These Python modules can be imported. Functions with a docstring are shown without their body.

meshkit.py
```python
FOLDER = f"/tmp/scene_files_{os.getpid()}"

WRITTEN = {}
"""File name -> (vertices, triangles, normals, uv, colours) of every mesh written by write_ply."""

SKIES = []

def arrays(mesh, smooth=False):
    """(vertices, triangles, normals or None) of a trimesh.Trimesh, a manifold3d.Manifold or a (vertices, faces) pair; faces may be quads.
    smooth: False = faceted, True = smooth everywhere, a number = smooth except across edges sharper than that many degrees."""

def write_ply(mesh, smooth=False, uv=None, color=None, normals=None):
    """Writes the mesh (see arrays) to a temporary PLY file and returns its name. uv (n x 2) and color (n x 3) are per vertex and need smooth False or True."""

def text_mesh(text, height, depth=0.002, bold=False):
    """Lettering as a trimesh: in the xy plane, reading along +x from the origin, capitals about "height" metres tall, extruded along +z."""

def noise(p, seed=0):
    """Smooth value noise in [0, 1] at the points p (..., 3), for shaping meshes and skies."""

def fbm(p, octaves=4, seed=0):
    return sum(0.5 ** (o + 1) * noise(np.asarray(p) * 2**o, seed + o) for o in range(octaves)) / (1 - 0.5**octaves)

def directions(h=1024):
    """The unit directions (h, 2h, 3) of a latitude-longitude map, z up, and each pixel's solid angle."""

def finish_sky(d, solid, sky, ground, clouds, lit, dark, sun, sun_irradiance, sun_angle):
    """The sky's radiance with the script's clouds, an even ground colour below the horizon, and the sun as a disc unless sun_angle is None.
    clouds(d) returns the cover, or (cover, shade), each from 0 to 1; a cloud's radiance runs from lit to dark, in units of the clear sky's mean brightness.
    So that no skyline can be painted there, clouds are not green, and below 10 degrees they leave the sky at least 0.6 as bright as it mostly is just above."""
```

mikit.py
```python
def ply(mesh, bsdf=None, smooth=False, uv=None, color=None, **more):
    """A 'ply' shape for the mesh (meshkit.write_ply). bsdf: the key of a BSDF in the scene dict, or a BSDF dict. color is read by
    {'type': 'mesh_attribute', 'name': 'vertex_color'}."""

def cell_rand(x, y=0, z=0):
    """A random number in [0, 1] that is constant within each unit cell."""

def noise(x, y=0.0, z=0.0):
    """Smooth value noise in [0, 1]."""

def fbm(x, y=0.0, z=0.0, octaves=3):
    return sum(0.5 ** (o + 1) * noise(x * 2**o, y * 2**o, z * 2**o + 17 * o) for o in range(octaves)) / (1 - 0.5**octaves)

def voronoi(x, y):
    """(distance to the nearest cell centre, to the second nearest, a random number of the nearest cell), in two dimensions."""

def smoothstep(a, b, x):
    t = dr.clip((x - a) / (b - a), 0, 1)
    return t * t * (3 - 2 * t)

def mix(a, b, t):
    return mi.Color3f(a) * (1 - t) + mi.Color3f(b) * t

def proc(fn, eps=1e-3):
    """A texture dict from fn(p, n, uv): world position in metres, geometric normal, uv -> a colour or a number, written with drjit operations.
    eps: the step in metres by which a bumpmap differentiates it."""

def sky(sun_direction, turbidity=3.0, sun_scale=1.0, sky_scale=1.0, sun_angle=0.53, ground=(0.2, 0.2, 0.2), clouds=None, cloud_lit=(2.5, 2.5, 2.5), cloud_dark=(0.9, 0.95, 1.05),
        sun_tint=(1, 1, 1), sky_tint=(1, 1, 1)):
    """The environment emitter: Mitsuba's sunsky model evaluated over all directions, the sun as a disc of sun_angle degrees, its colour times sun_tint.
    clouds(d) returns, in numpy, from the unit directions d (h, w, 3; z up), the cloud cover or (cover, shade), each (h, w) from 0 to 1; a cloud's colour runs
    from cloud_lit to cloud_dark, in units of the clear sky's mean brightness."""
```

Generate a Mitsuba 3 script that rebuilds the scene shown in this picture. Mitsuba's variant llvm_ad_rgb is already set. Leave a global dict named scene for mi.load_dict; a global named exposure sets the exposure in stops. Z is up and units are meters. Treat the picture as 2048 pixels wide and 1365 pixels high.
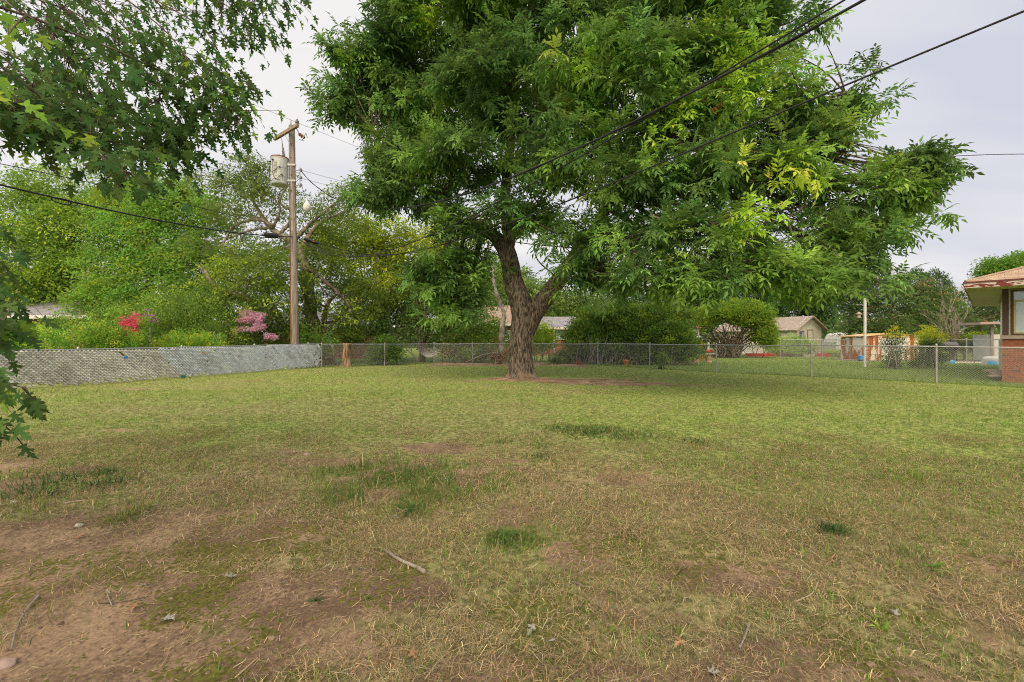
import math
import numpy as np, trimesh, mitsuba as mi, mikit, meshkit
from mikit import ply, proc, noise, fbm, voronoi, cell_rand, smoothstep, mix
import drjit as dr
from trimesh.creation import icosphere, triangulate_polygon
from shapely.geometry import Polygon
T = mi.ScalarTransform4f
scene, labels = {}, {}

# ---------------------------------------------------------------- camera, sky, exposure
F, H, CX, CY = 910.0, 1.3, 1024.0, 682.5          # focal length in photo pixels, eye height, centre
scene['camera'] = {'type': 'perspective', 'fov': math.degrees(2 * math.atan(1024 / F)), 'fov_axis': 'x',
                   'near_clip': 0.05, 'far_clip': 3000.0,
                   'to_world': T().look_at(origin=[0, 0, H], target=[0, 1, H], up=[0, 0, 1])}

def clouds(d):
    z = np.maximum(d[..., 2], 0) + 0.16
    q = np.stack([d[..., 0] / z * 0.55, d[..., 1] / z * 0.9, 0 * z], -1)
    big = meshkit.fbm(q * 0.8 + 3.1, 4, seed=5)
    fine = meshkit.fbm(np.stack([d[..., 0] / z * 0.7, d[..., 1] / z * 2.6, 0 * z], -1) + 9, 4, seed=11)
    shade = np.clip(0.34 + 1.5 * (big - 0.5) + 1.5 * (fine - 0.5) + 0.34 * d[..., 0], 0, 1)
    return 1.0 + 0 * shade, shade

scene['sky'] = mikit.sky((-0.10, -0.74, 0.66), turbidity=3, sun_scale=0.30, sun_angle=64, sky_scale=1.0, clouds=clouds,
                         cloud_lit=(1.22, 1.195, 1.185), cloud_dark=(0.86, 0.895, 1.02), sun_tint=(1.0, 0.96, 0.88), ground=(0.16, 0.15, 0.08))
exposure = 3.15

# ---------------------------------------------------------------- helpers
def P(px, py, d):
    "the point that stands d metres ahead in the direction of a photo pixel"
    return np.array([(px - CX) / F * d, d, H - (py - CY) / F * d])

def G(px, d, z=0.0):
    return np.array([(px - CX) / F * d, d, z])

def nkey(base):
    k, i = base, 0
    while k in scene or k in labels or k in _used:
        i += 1
        k = f'{base}_{i:03d}'
    _used.add(k)
    return k
_used = set()

def tag(k, label=None, cat=None, group=None, kind=None):
    d = labels.setdefault(k, {})
    for a, b in (('label', label), ('category', cat), ('group', group), ('kind', kind)):
        if b:
            d[a] = b

def thing(name, label, cat, group=None):
    k = nkey(name)
    tag(k, label, cat, group)
    return k

def put(name, mesh, mat, parent=None, label=None, cat=None, group=None, kind=None, smooth=False, **kw):
    k = nkey(f'{parent}__{name}' if parent else name)
    if isinstance(mesh, MB):
        c = mesh.C and np.vstack(mesh.C)
        if mesh.C:
            kw['color'] = c
        mesh = mesh.mesh()
    scene[k] = ply(mesh, mat, smooth=smooth, **kw)
    if label or cat or group or kind:
        tag(k, label, cat, group, kind)
    return k

class MB:
    "collects vertices and triangles"
    def __init__(s):
        s.V, s.F, s.C, s.n = [], [], [], 0
    def add(s, v, f, c=None):
        v = np.asarray(v, float); f = np.asarray(f, int)
        if f.shape[1] == 4:
            f = np.vstack([f[:, [0, 1, 2]], f[:, [0, 2, 3]]])
        s.V.append(v); s.F.append(f + s.n); s.n += len(v)
        if c is not None:
            s.C.append(np.broadcast_to(np.asarray(c, float), (len(v), 3)))
        return s
    def box(s, lo, hi, R=None, o=(0, 0, 0), c=None):
        lo, hi = np.array(lo, float), np.array(hi, float)
        v = np.array([[x, y, z] for x in (lo[0], hi[0]) for y in (lo[1], hi[1]) for z in (lo[2], hi[2])])
        if R is not None:
            v = v @ np.asarray(R)
        f = [[0, 1, 3, 2], [4, 6, 7, 5], [0, 4, 5, 1], [2, 3, 7, 6], [0, 2, 6, 4], [1, 5, 7, 3]]
        return s.add(v + np.asarray(o, float), f, c)
    def tube(s, pts, r, n=8, c=None):
        v, f = tube(pts, r, n)
        return s.add(v, f, c)
    def mesh(s):
        return (np.vstack(s.V), np.vstack(s.F))

def tube(pts, r, n=8, cap=True):
    pts = np.asarray(pts, float)
    m = len(pts)
    r = np.broadcast_to(np.asarray(r, float), (m,))
    t = np.gradient(pts, axis=0)
    t /= np.linalg.norm(t, axis=1, keepdims=True) + 1e-12
    a = np.array([0, 0, 1.0]) if abs(t[0, 2]) < 0.8 else np.array([1.0, 0, 0])
    u = np.cross(t[0], a); u /= np.linalg.norm(u)
    ang = np.arange(n) / n * 2 * np.pi
    V = []
    for i in range(m):
        u = u - t[i] * (u @ t[i]); u /= np.linalg.norm(u) + 1e-12
        w = np.cross(t[i], u)
        V.append(pts[i] + r[i] * (np.cos(ang)[:, None] * u + np.sin(ang)[:, None] * w))
    V = np.vstack(V)
    i, j = np.meshgrid(np.arange(m - 1), np.arange(n), indexing='ij')
    a, b = i * n + j, i * n + (j + 1) % n
    f = np.stack([a, b, b + n, a + n], -1).reshape(-1, 4)
    f = np.vstack([f[:, [0, 1, 2]], f[:, [0, 2, 3]]])
    if cap:
        V = np.vstack([V, pts[:1], pts[-1:]])
        k = np.arange(n)
        f = np.vstack([f, np.stack([k * 0 + m * n, (k + 1) % n, k], 1), np.stack([k * 0 + m * n + 1, (m - 1) * n + k, (m - 1) * n + (k + 1) % n], 1)])
    return V, f

def spline(pts, n=24):
    "smooth curve through the points (Catmull-Rom)"
    pts = np.asarray(pts, float)
    q = np.vstack([2 * pts[0] - pts[1], pts, 2 * pts[-1] - pts[-2]])
    out = []
    segs = len(pts) - 1
    per = max(2, int(math.ceil(n / segs)))
    for i in range(segs):
        p0, p1, p2, p3 = q[i:i + 4]
        t = np.linspace(0, 1, per, endpoint=(i == segs - 1))[:, None]
        out.append(0.5 * (2 * p1 + (p2 - p0) * t + (2 * p0 - 5 * p1 + 4 * p2 - p3) * t ** 2 + (3 * p1 - p0 - 3 * p2 + p3) * t ** 3))
    return np.vstack(out)

def unit(v):
    v = np.asarray(v, float)
    return v / (np.linalg.norm(v, axis=-1, keepdims=True) + 1e-12)

def frames(d, nrm):
    "rows: x along d, y sideways, z close to nrm"
    d = unit(d)
    y = unit(np.cross(nrm, d))
    z = np.cross(d, y)
    return np.stack([d, y, z], 1)

def scatter(tv, tf, R, pos, s, col):
    "copies of a template; R (N,3,3), s (N,) or (N,3), col (N,3) -> V, F, C"
    N, k = len(pos), len(tv)
    s = np.asarray(s, float)
    s = s[:, None, None] if s.ndim == 1 else s[:, None, :]
    V = (np.einsum('nki,nij->nkj', tv[None] * s, R) + pos[:, None]).reshape(-1, 3)
    Fc = (tf[None] + (np.arange(N) * k)[:, None, None]).reshape(-1, 3)
    return V, Fc, np.repeat(col, k, axis=0)

def lathe(prof, n=20):
    "prof: (r, z) pairs"
    prof = np.asarray(prof, float)
    a = np.arange(n) / n * 2 * np.pi
    V = np.stack([prof[:, None, 0] * np.cos(a), prof[:, None, 0] * np.sin(a), np.repeat(prof[:, 1:2], n, 1)], -1).reshape(-1, 3)
    m = len(prof)
    i, j = np.meshgrid(np.arange(m - 1), np.arange(n), indexing='ij')
    p, q = i * n + j, i * n + (j + 1) % n
    f = np.stack([p, q, q + n, p + n], -1).reshape(-1, 4)
    return V, np.vstack([f[:, [0, 1, 2]], f[:, [0, 2, 3]]])

def basis(u):
    "rows u (horizontal), v (horizontal, to its left), up"
    u = unit(np.array([u[0], u[1], 0.0]))
    return np.array([u, [-u[1], u[0], 0], [0, 0, 1]])

def sstep(a, b, x):
    t = np.clip((x - a) / (b - a), 0, 1)
    return t * t * (3 - 2 * t)

def vary(rng, base, n, br=0.18, hue=0.12):
    "natural leaf to leaf variety of a colour"
    c = np.asarray(base, float) * np.exp(rng.normal(0, br, (n, 1)))
    h = rng.normal(0, hue, n)
    c[:, 0] *= np.exp(h); c[:, 2] *= np.exp(-0.5 * h)
    return np.clip(c, 0.004, 0.9)
LEAF_RT = 2.35      # leaf colours below are reflectance; a thin leaf's base_color is reflectance and transmittance together

# ---------------------------------------------------------------- materials
def rgb(*c):
    return {'type': 'rgb', 'value': list(map(float, c))}
VC = {'type': 'mesh_attribute', 'name': 'vertex_color'}

def mat(name, col, rough=0.8, spec=0.3, metallic=0.0, **kw):
    c = col if isinstance(col, dict) else (proc(col) if callable(col) else rgb(*col))
    scene[name] = {'type': 'twosided', 'bsdf': {'type': 'principled', 'base_color': c, 'roughness': rough, 'specular': spec, 'metallic': metallic, **kw}}
    return name

def leafmat(name, rough=0.45, trans=0.7, spec=1.45):
    scene[name] = {'type': 'principledthin', 'base_color': VC, 'roughness': rough, 'diff_trans': trans, 'eta': spec, 'spec_trans': 0.0}
    return name

leafmat('mat_leaf', 0.33, 0.9, 1.5)
leafmat('mat_leaf_soft', 0.55, 1.0, 1.4)
leafmat('mat_blade', 0.75, 0.5, 1.3)
mat('mat_litter', VC, 0.9, 0.15)

def bark_fn(p, n, uv):
    a = fbm(p.x * 14, p.y * 14, p.z * 3.2, 4)
    b = noise(p.x * 60, p.y * 60, p.z * 18)
    c = mix([0.055, 0.045, 0.034], [0.20, 0.165, 0.125], smoothstep(0.32, 0.66, a))
    return c * (0.75 + 0.5 * b)
mat('mat_bark', bark_fn, 0.92, 0.15)
def pbark_fn(p, n, uv):
    a = fbm(p.x * 42, p.y * 42, p.z * 6.0, 4)
    b = noise(p.x * 95, p.y * 95, p.z * 25)
    low = fbm(p.x * 3, p.y * 3, p.z * 3, 3)
    c = mix([0.050, 0.041, 0.032], [0.225, 0.188, 0.150], smoothstep(0.36, 0.66, a))
    c = mix(c, [0.30, 0.215, 0.15], smoothstep(0.35, 0.62, low) * smoothstep(0.5, 0.1, p.z + 0.5 * (low - 0.5)))     # soil-stained root flare
    c = mix(c, [0.24, 0.235, 0.20], 0.4 * smoothstep(0.58, 0.72, fbm(p.x * 7, p.y * 7, p.z * 4 + 5, 3)))               # lichen
    return c * (0.7 + 0.6 * b)
mat('mat_pecan_bark', pbark_fn, 0.95, 0.12)
def gbark_fn(p, n, uv):
    a = fbm(p.x * 9, p.y * 9, p.z * 4, 4)
    return mix([0.13, 0.11, 0.09], [0.36, 0.32, 0.26], smoothstep(0.3, 0.7, a))
mat('mat_gray_bark', gbark_fn, 0.9, 0.15)
def pale_fn(p, n, uv):
    a = fbm(p.x * 5, p.y * 5, p.z * 2.5, 4)
    return mix([0.22, 0.18, 0.14], [0.55, 0.50, 0.44], smoothstep(0.3, 0.62, a))
mat('mat_pale_wood', pale_fn, 0.9, 0.15)
def stump_fn(p, n, uv):
    a = fbm(p.x * 22, p.y * 22, p.z * 3, 3)
    return mix([0.12, 0.075, 0.045], [0.42, 0.31, 0.21], smoothstep(0.3, 0.7, a))
mat('mat_stump', stump_fn, 0.95, 0.1)
def pole_fn(p, n, uv):
    a = fbm(p.x * 40, p.y * 40, p.z * 1.2, 4)
    c = mix([0.20, 0.174, 0.152], [0.42, 0.378, 0.335], smoothstep(0.3, 0.7, a))
    return mix(c, [0.27, 0.17, 0.115], 0.7 * smoothstep(0.60, 0.66, noise(p.x * 14 + 3, p.y * 14, p.z * 0.12)))
mat('mat_pole', pole_fn, 0.9, 0.15)
def galv_fn(p, n, uv):
    return mix([0.36, 0.37, 0.37], [0.52, 0.53, 0.53], fbm(p.x * 8, p.y * 8, p.z * 8, 3))
mat('mat_galv', galv_fn, 0.5, 0.5, 0.55)
mat('mat_wire', (0.46, 0.47, 0.46), 0.5, 0.5, 0.35)
mat('mat_slat', VC, 0.38, 0.5, 0.40)
mat('mat_cable', (0.022, 0.022, 0.024), 0.6, 0.4)
mat('mat_bare_wire', (0.30, 0.31, 0.32), 0.5, 0.5, 0.5)
mat('mat_black', (0.022, 0.022, 0.025), 0.5, 0.5)
def brick_fn(p, n, uv):
    a = fbm(p.x * 30, p.y * 30, p.z * 30, 3)
    s = cell_rand(dr.floor(p.x * 4), dr.floor(p.y * 4), dr.floor(p.z * 12))
    c = mix([0.30, 0.095, 0.05], [0.42, 0.155, 0.085], s)
    return c * (0.7 + 0.6 * a)
mat('mat_brick', brick_fn, 0.9, 0.2)
mat('mat_brick_dark', lambda p, n, uv: mix([0.10, 0.06, 0.05], [0.28, 0.16, 0.12], fbm(p.x * 40, p.y * 40, p.z * 40, 3)), 0.9, 0.2)
mat('mat_mortar', lambda p, n, uv: mix([0.36, 0.30, 0.24], [0.5, 0.44, 0.37], fbm(p.x * 30, p.y * 30, p.z * 30, 3)), 0.95, 0.1)
def farbrick_fn(p, n, uv):
    r = dr.floor(p.z / 0.075)
    fz = p.z / 0.075 - r
    q = (p.x + p.y * 0.4) / 0.21 + 0.5 * (r - 2 * dr.floor(r / 2))
    fx = q - dr.floor(q)
    m = dr.select((fz < 0.14) | (fx < 0.05), 1.0, 0.0)
    c = mix([0.27, 0.085, 0.045], [0.40, 0.15, 0.085], cell_rand(r, dr.floor(q)))
    return mix(c, [0.45, 0.38, 0.31], m)
mat('mat_far_brick', farbrick_fn, 0.9, 0.2)
def shingle(a, b):
    def fn(p, n, uv):
        r = dr.floor(p.z / 0.06)
        s = cell_rand(dr.floor((p.x - p.y) / 0.28 + 0.5 * (r - 2 * dr.floor(r / 2))), r)
        return mix(a, b, s) * (0.8 + 0.4 * fbm(p.x * 60, p.y * 60, p.z * 60, 2))
    return fn
mat('mat_gray_shingle', shingle([0.20, 0.20, 0.22], [0.30, 0.30, 0.33]), 0.95, 0.1)
mat('mat_tan_shingle', shingle([0.31, 0.23, 0.17], [0.43, 0.33, 0.25]), 0.95, 0.1)
mat('mat_brown_shingle', shingle([0.30, 0.26, 0.23], [0.40, 0.35, 0.31]), 0.95, 0.1)
mat('mat_shingle_tab', lambda p, n, uv: mix([0.33, 0.245, 0.175], [0.47, 0.36, 0.27], fbm(p.x * 3, p.y * 3, p.z * 9, 3)) * (0.75 + 0.5 * noise(p.x * 90, p.y * 90, p.z * 90)), 0.95, 0.1)
mat('mat_cream', lambda p, n, uv: mix([0.74, 0.71, 0.61], [0.81, 0.785, 0.70], fbm(p.x * 3, p.y * 3, p.z * 5, 3)), 0.75, 0.25)
mat('mat_white', lambda p, n, uv: mix([0.62, 0.61, 0.58], [0.76, 0.76, 0.74], fbm(p.x * 4, p.y * 4, p.z * 4, 3)), 0.7, 0.3)
mat('mat_soffit', lambda p, n, uv: mix([0.47, 0.42, 0.25], [0.60, 0.55, 0.36], fbm(p.x * 2, p.y * 2, 0, 3)), 0.8, 0.2)
mat('mat_fascia', lambda p, n, uv: mix([0.23, 0.06, 0.05], [0.62, 0.56, 0.50], smoothstep(0.47, 0.53, fbm(p.x * 5 + p.z * 4, p.y * 5, p.z * 11, 4))), 0.85, 0.2)
mat('mat_dark_trim', (0.10, 0.065, 0.05), 0.6, 0.3)
mat('mat_taupe', (0.42, 0.35, 0.29), 0.7, 0.3)
mat('mat_blind', (0.50, 0.62, 0.60), 0.7, 0.3)
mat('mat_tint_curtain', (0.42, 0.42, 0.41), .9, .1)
scene['mat_glass'] = {'type': 'thindielectric', 'int_ior': 1.5}
def rust_fn(p, n, uv):
    a = fbm(p.x * 6.5 + p.y, p.y * 3.2, p.z * 0.8, 4)
    b = fbm(p.x * 16 + p.y * 16, 0, p.z * 1.6 + 4, 3)
    r = mix([0.26, 0.075, 0.028], [0.50, 0.20, 0.065], b)
    return mix(r, [0.74, 0.69, 0.61], smoothstep(0.47, 0.58, a + 0.12 * (noise(p.x * 40, p.y * 40, p.z * 12) - 0.5)))
mat('mat_rust', rust_fn, 0.8, 0.25)
mat('mat_blue', lambda p, n, uv: mix([0.03, 0.20, 0.55], [0.06, 0.30, 0.68], noise(p.x * 9, p.y * 9, p.z * 9)), 0.45, 0.5)
mat('mat_sky_blue', (0.06, 0.42, 0.75), 0.45, 0.4)
mat('mat_red', lambda p, n, uv: mix([0.50, 0.03, 0.025], [0.62, 0.08, 0.06], noise(p.x * 6, p.y * 6, p.z * 6)), 0.7, 0.3)
mat('mat_orange', (0.70, 0.17, 0.03), 0.6, 0.3)
mat('mat_concrete', lambda p, n, uv: mix([0.36, 0.33, 0.29], [0.52, 0.49, 0.44], fbm(p.x * 7, p.y * 7, p.z * 7, 4)), 0.95, 0.1)
mat('mat_tan_wood', lambda p, n, uv: mix([0.38, 0.29, 0.20], [0.54, 0.43, 0.32], fbm(p.x * 3, p.y * 12, p.z * 12, 3)), 0.85, 0.2)
mat('mat_gray_wood', lambda p, n, uv: mix([0.22, 0.19, 0.17], [0.36, 0.32, 0.29], fbm(p.x * 14, p.y * 14, p.z * 2, 3)), 0.9, 0.15)
mat('mat_canister', lambda p, n, uv: mix([0.46, 0.50, 0.50], [0.60, 0.63, 0.62], fbm(p.x * 3, p.y * 3, p.z * 1.5, 3)), 0.45, 0.4)
mat('mat_rust_plain', lambda p, n, uv: mix([0.18, 0.08, 0.045], [0.32, 0.17, 0.09], fbm(p.x * 12, p.y * 12, p.z * 12, 3)), 0.85, 0.2)
mat('mat_ceramic', (0.20, 0.20, 0.22), 0.3, 0.5)
mat('mat_lamp', (0.70, 0.71, 0.70), 0.35, 0.5)
mat('mat_stone', lambda p, n, uv: mix([0.26, 0.19, 0.16], [0.42, 0.34, 0.30], fbm(p.x * 30, p.y * 30, p.z * 30, 3)), 0.9, 0.2)
mat('mat_dead', (0.33, 0.28, 0.24), 0.95, 0.1)
# ---------------------------------------------------------------- ground: one sheet to the horizon
def N2(x, y, s, seed, o=3):
    return meshkit.fbm(np.stack([np.asarray(x) * s, np.asarray(y) * s, 0 * np.asarray(x, float)], -1), o, seed)

def ell(x, y, cx, cy, rx, ry, rot=0.0, soft=0.5, wob=0.35):
    "1 inside a ragged ellipse on the ground"
    c, s = math.cos(rot), math.sin(rot)
    u = ((x - cx) * c + (y - cy) * s) / rx
    v = (-(x - cx) * s + (y - cy) * c) / ry
    r = np.sqrt(u * u + v * v) + wob * 2 * (N2(x, y, 2.2 / max(min(rx, ry), 0.25) ** 0.5, 77) - 0.5)
    return sstep(1.0 + soft * 0.5, 1.0 - soft * 0.5, r)

BACK = np.array([[-9.45, 22.5], [-6.8, 24.3], [-4.55, 26.6], [2.4, 26.4], [4.5, 23.9], [6.5, 21.6], [8.5, 18.9], [10.85, 16.5], [13.2, 14.1], [15.5, 11.7]])
def fence_y(x):
    return np.interp(x, BACK[:, 0], BACK[:, 1])

def ground_z(x, y):
    x, y = np.asarray(x, float), np.asarray(y, float)
    near = np.exp(-((y / 14.0) ** 2))
    z = 0.05 * (N2(x, y, 0.35, 1) - 0.5) + (0.045 * (N2(x, y, 1.3, 2) - 0.5) + 0.022 * (N2(x, y, 5.0, 3) - 0.5)) * near
    z = z + 0.006 * (N2(x, y, 22.0, 4, 2) - 0.5) * np.exp(-((y / 5.0) ** 2))
    r = np.hypot(x - 0.28, y - 15.2)
    return z + 0.10 * np.exp(-(r / 1.1) ** 2) - 0.08 * sstep(13.5, 15.5, x) * sstep(11, 13, y) * sstep(19, 16, y)

def bare(x, y):
    "how far the soil shows: 0 turf, 1 bare"
    a, b = N2(x, y, 0.9, 21, 4), N2(x, y, 2.6, 22, 3)
    n = 0.62 * a + 0.38 * b
    bias = -0.17 + 0.0 * x
    bias = bias + 0.17 * sstep(6.3, 2.6, y) * (1 - 0.55 * sstep(0.2, 1.2, x)) + 0.14 * sstep(-0.2, -2.2, x) * sstep(4.6, 2.9, y) * sstep(0.0, -0.5, x)
    bias = bias - 0.10 * sstep(0.9, 2.6, x) * sstep(2.0, 3.2, y)
    v = sstep(0.50, 0.66, n + bias)
    for cx, cy, rx, ry, w in ((-1.1, 2.35, 0.75, 0.24, 1.0), (0.42, 2.75, 0.22, 0.22, 0.9), (1.25, 2.5, 0.42, 0.2, 0.95), (-2.7, 3.1, 0.9, 0.5, 0.9), (-3.6, 2.6, 1.6, 0.7, 1), (0.1, 1.75, 0.5, 0.14, 0.9), (1.1, 1.75, 0.6, 0.12, 0.7),
                              (-0.9, 5.6, 0.5, 0.3, 0.75), (-2.0, 4.95, 0.6, 0.2, 0.7), (1.1, 4.3, 0.35, 0.2, 0.6), (2.8, 2.65, 0.3, 0.14, 0.8), (1.65, 14.9, 2.2, 1.0, 1.0), (3.4, 13.9, 1.6, 0.6, 0.8), (0.3, 15.1, 1.1, 0.75, 1), (-0.9, 14.9, 0.8, 0.4, .6),
                              (5.4, 13.2, 1.1, .3, .6), (4.6, 15.6, 1.2, .35, .5), (-0.1, 5.0, 0.35, 0.12, 0.7), (-6.2, 4.6, 1.5, 0.5, 0.8)):
        v = np.maximum(v, w * ell(x, y, cx, cy, rx, ry))
    f = fence_y(x) - y
    strip = sstep(-1.4, -0.4, f) * sstep(3.4, 2.2, f - 1.2 * (b - 0.5)) * sstep(-5.0, -4.0, x) * sstep(4.6, 3.2, x)
    v = np.maximum(v, 0.95 * strip)
    return np.where(fence_y(x) + 0.3 < y, v * 0.25 * (1 - strip) + strip * 0.9, v)

GREEN = ((-1.0, 4.3, 0.95, 0.55, -0.25, 1.2), (-1.35, 3.75, 0.3, 0.2, 0, .9), (-0.75, 3.42, 0.16, 0.1, 0, .9), (0.02, 2.95, 0.16, 0.12, 0, 0.8), (1.3, 6.4, 0.85, 0.35, -.3, .7), (-3.4, 11.8, 3.0, 1.6, 0, 0.3), (3.6, 5.5, 2.4, 1.6, 0, 0.55), (5, 9, 4, 2.5, 0, .45))
def greenness(x, y):
    n = N2(x, y, 0.7, 31, 4)
    g = 0.28 + 0.9 * (n - 0.5) + 0.12 * sstep(2.2, 3.4, y) + 0.48 * sstep(3.6, 7.0, y) + 0.36 * sstep(0.8, 3.0, x) * sstep(2.2, 3.6, y) - 0.14 * sstep(9.5, 13, y) * sstep(-1.0, 3, x) + 0.1 * sstep(13, 20, y)
    g = g - 0.22 * ell(x, y, -1.5, 8.4, 4.0, 1.6) - 0.15 * ell(x, y, 3.5, 11.5, 3.5, 1.2)
    for cx, cy, rx, ry, rot, w in GREEN:
        g = g + w * 0.7 * ell(x, y, cx, cy, rx, ry, rot, 0.8)
    g = np.clip(g, 0, 1)
    return np.where(fence_y(x) + 0.2 < y, 1.6 + 0.8 * (n - 0.5), g)

ys = np.concatenate([[-60, -20, -6, -2, 0.0, 0.6], np.arange(1.0, 6.0, 0.05), np.arange(6.0, 14, 0.14), np.arange(14, 30, 0.22), np.arange(30, 60, 1.0), [64, 72, 85, 105, 140, 200, 300, 480, 800]])
xs = np.concatenate([[-900, -500, -250, -120, -70], np.arange(-45, -16, 1.2), np.arange(-16, -7, 0.25), np.arange(-7, 7, 0.065), np.arange(7, 18, 0.25), np.arange(18, 46, 1.2), [50, 70, 120, 250, 500, 900]])
gx, gy = np.meshgrid(xs, ys)
gz = ground_z(gx, gy)
gb, gg = bare(gx, gy), greenness(gx, gy)
nx = len(xs)
ii, jj = np.meshgrid(np.arange(len(ys) - 1), np.arange(nx - 1), indexing='ij')
q = (ii * nx + jj).ravel()
gf = np.vstack([np.stack([q, q + 1, q + nx + 1], 1), np.stack([q, q + nx + 1, q + nx], 1)])

def soil_fn(p, n, uv):
    b = uv.x
    a = fbm(p.x * 3.0, p.y * 3.0, 0.0, 4)
    grit = fbm(p.x * 45, p.y * 45, 0.0, 3)
    soil = mix([0.135, 0.094, 0.061], [0.300, 0.218, 0.142], smoothstep(0.3, 0.7, 0.6 * a + 0.4 * grit))
    soil = soil * (0.72 + 0.55 * noise(p.x * 130, p.y * 130))
    th = fbm(p.x * 26, p.y * 26, 3.0, 3)
    thatch = mix([0.13, 0.105, 0.055], [0.30, 0.248, 0.14], smoothstep(0.3, 0.7, th))
    turf = mix([0.095, 0.152, 0.030], [0.215, 0.290, 0.07], smoothstep(0.3, 0.7, th))
    c = mix(thatch, turf, dr.minimum(uv.y, 1.0) * (0.7 + 0.6 * (a - 0.5)))
    c = mix(c, mix([0.085, 0.125, 0.030], [0.16, 0.21, 0.055], smoothstep(0.3, 0.7, th)), smoothstep(1.0, 1.2, uv.y))     # the neighbours' greener grass
    c = mix(c, soil, smoothstep(0.15, 0.75, b + 0.6 * (th - 0.5)))
    # cushions of moss on the damp bare soil near the house
    m = fbm(p.x * 2.3 + 7.7, p.y * 2.9 + 1.3, 0.0, 4)
    damp = smoothstep(3.6, 2.4, p.y) * smoothstep(0.7, -0.2, p.x) * smoothstep(-3.4, -2.4, p.x)
    moss = smoothstep(0.50, 0.57, m - 0.16 * (1.0 - damp) + 0.55 * (grit - 0.5) + 0.25 * (noise(p.x * 70, p.y * 70) - 0.5)) * smoothstep(4.5, 3.6, p.y)
    return mix(c, mix([0.045, 0.05, 0.010], [0.15, 0.15, 0.030], noise(p.x * 90, p.y * 90)), moss * 0.85)
mat('mat_ground', soil_fn, 0.97, 0.08)
put('ground', (np.stack([gx, gy, gz], -1).reshape(-1, 3), gf), 'mat_ground', smooth=True, uv=np.stack([gb.ravel(), gg.ravel()], 1), label='lawn soil and thatch reaching to the back fence and beyond', kind='structure')

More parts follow.
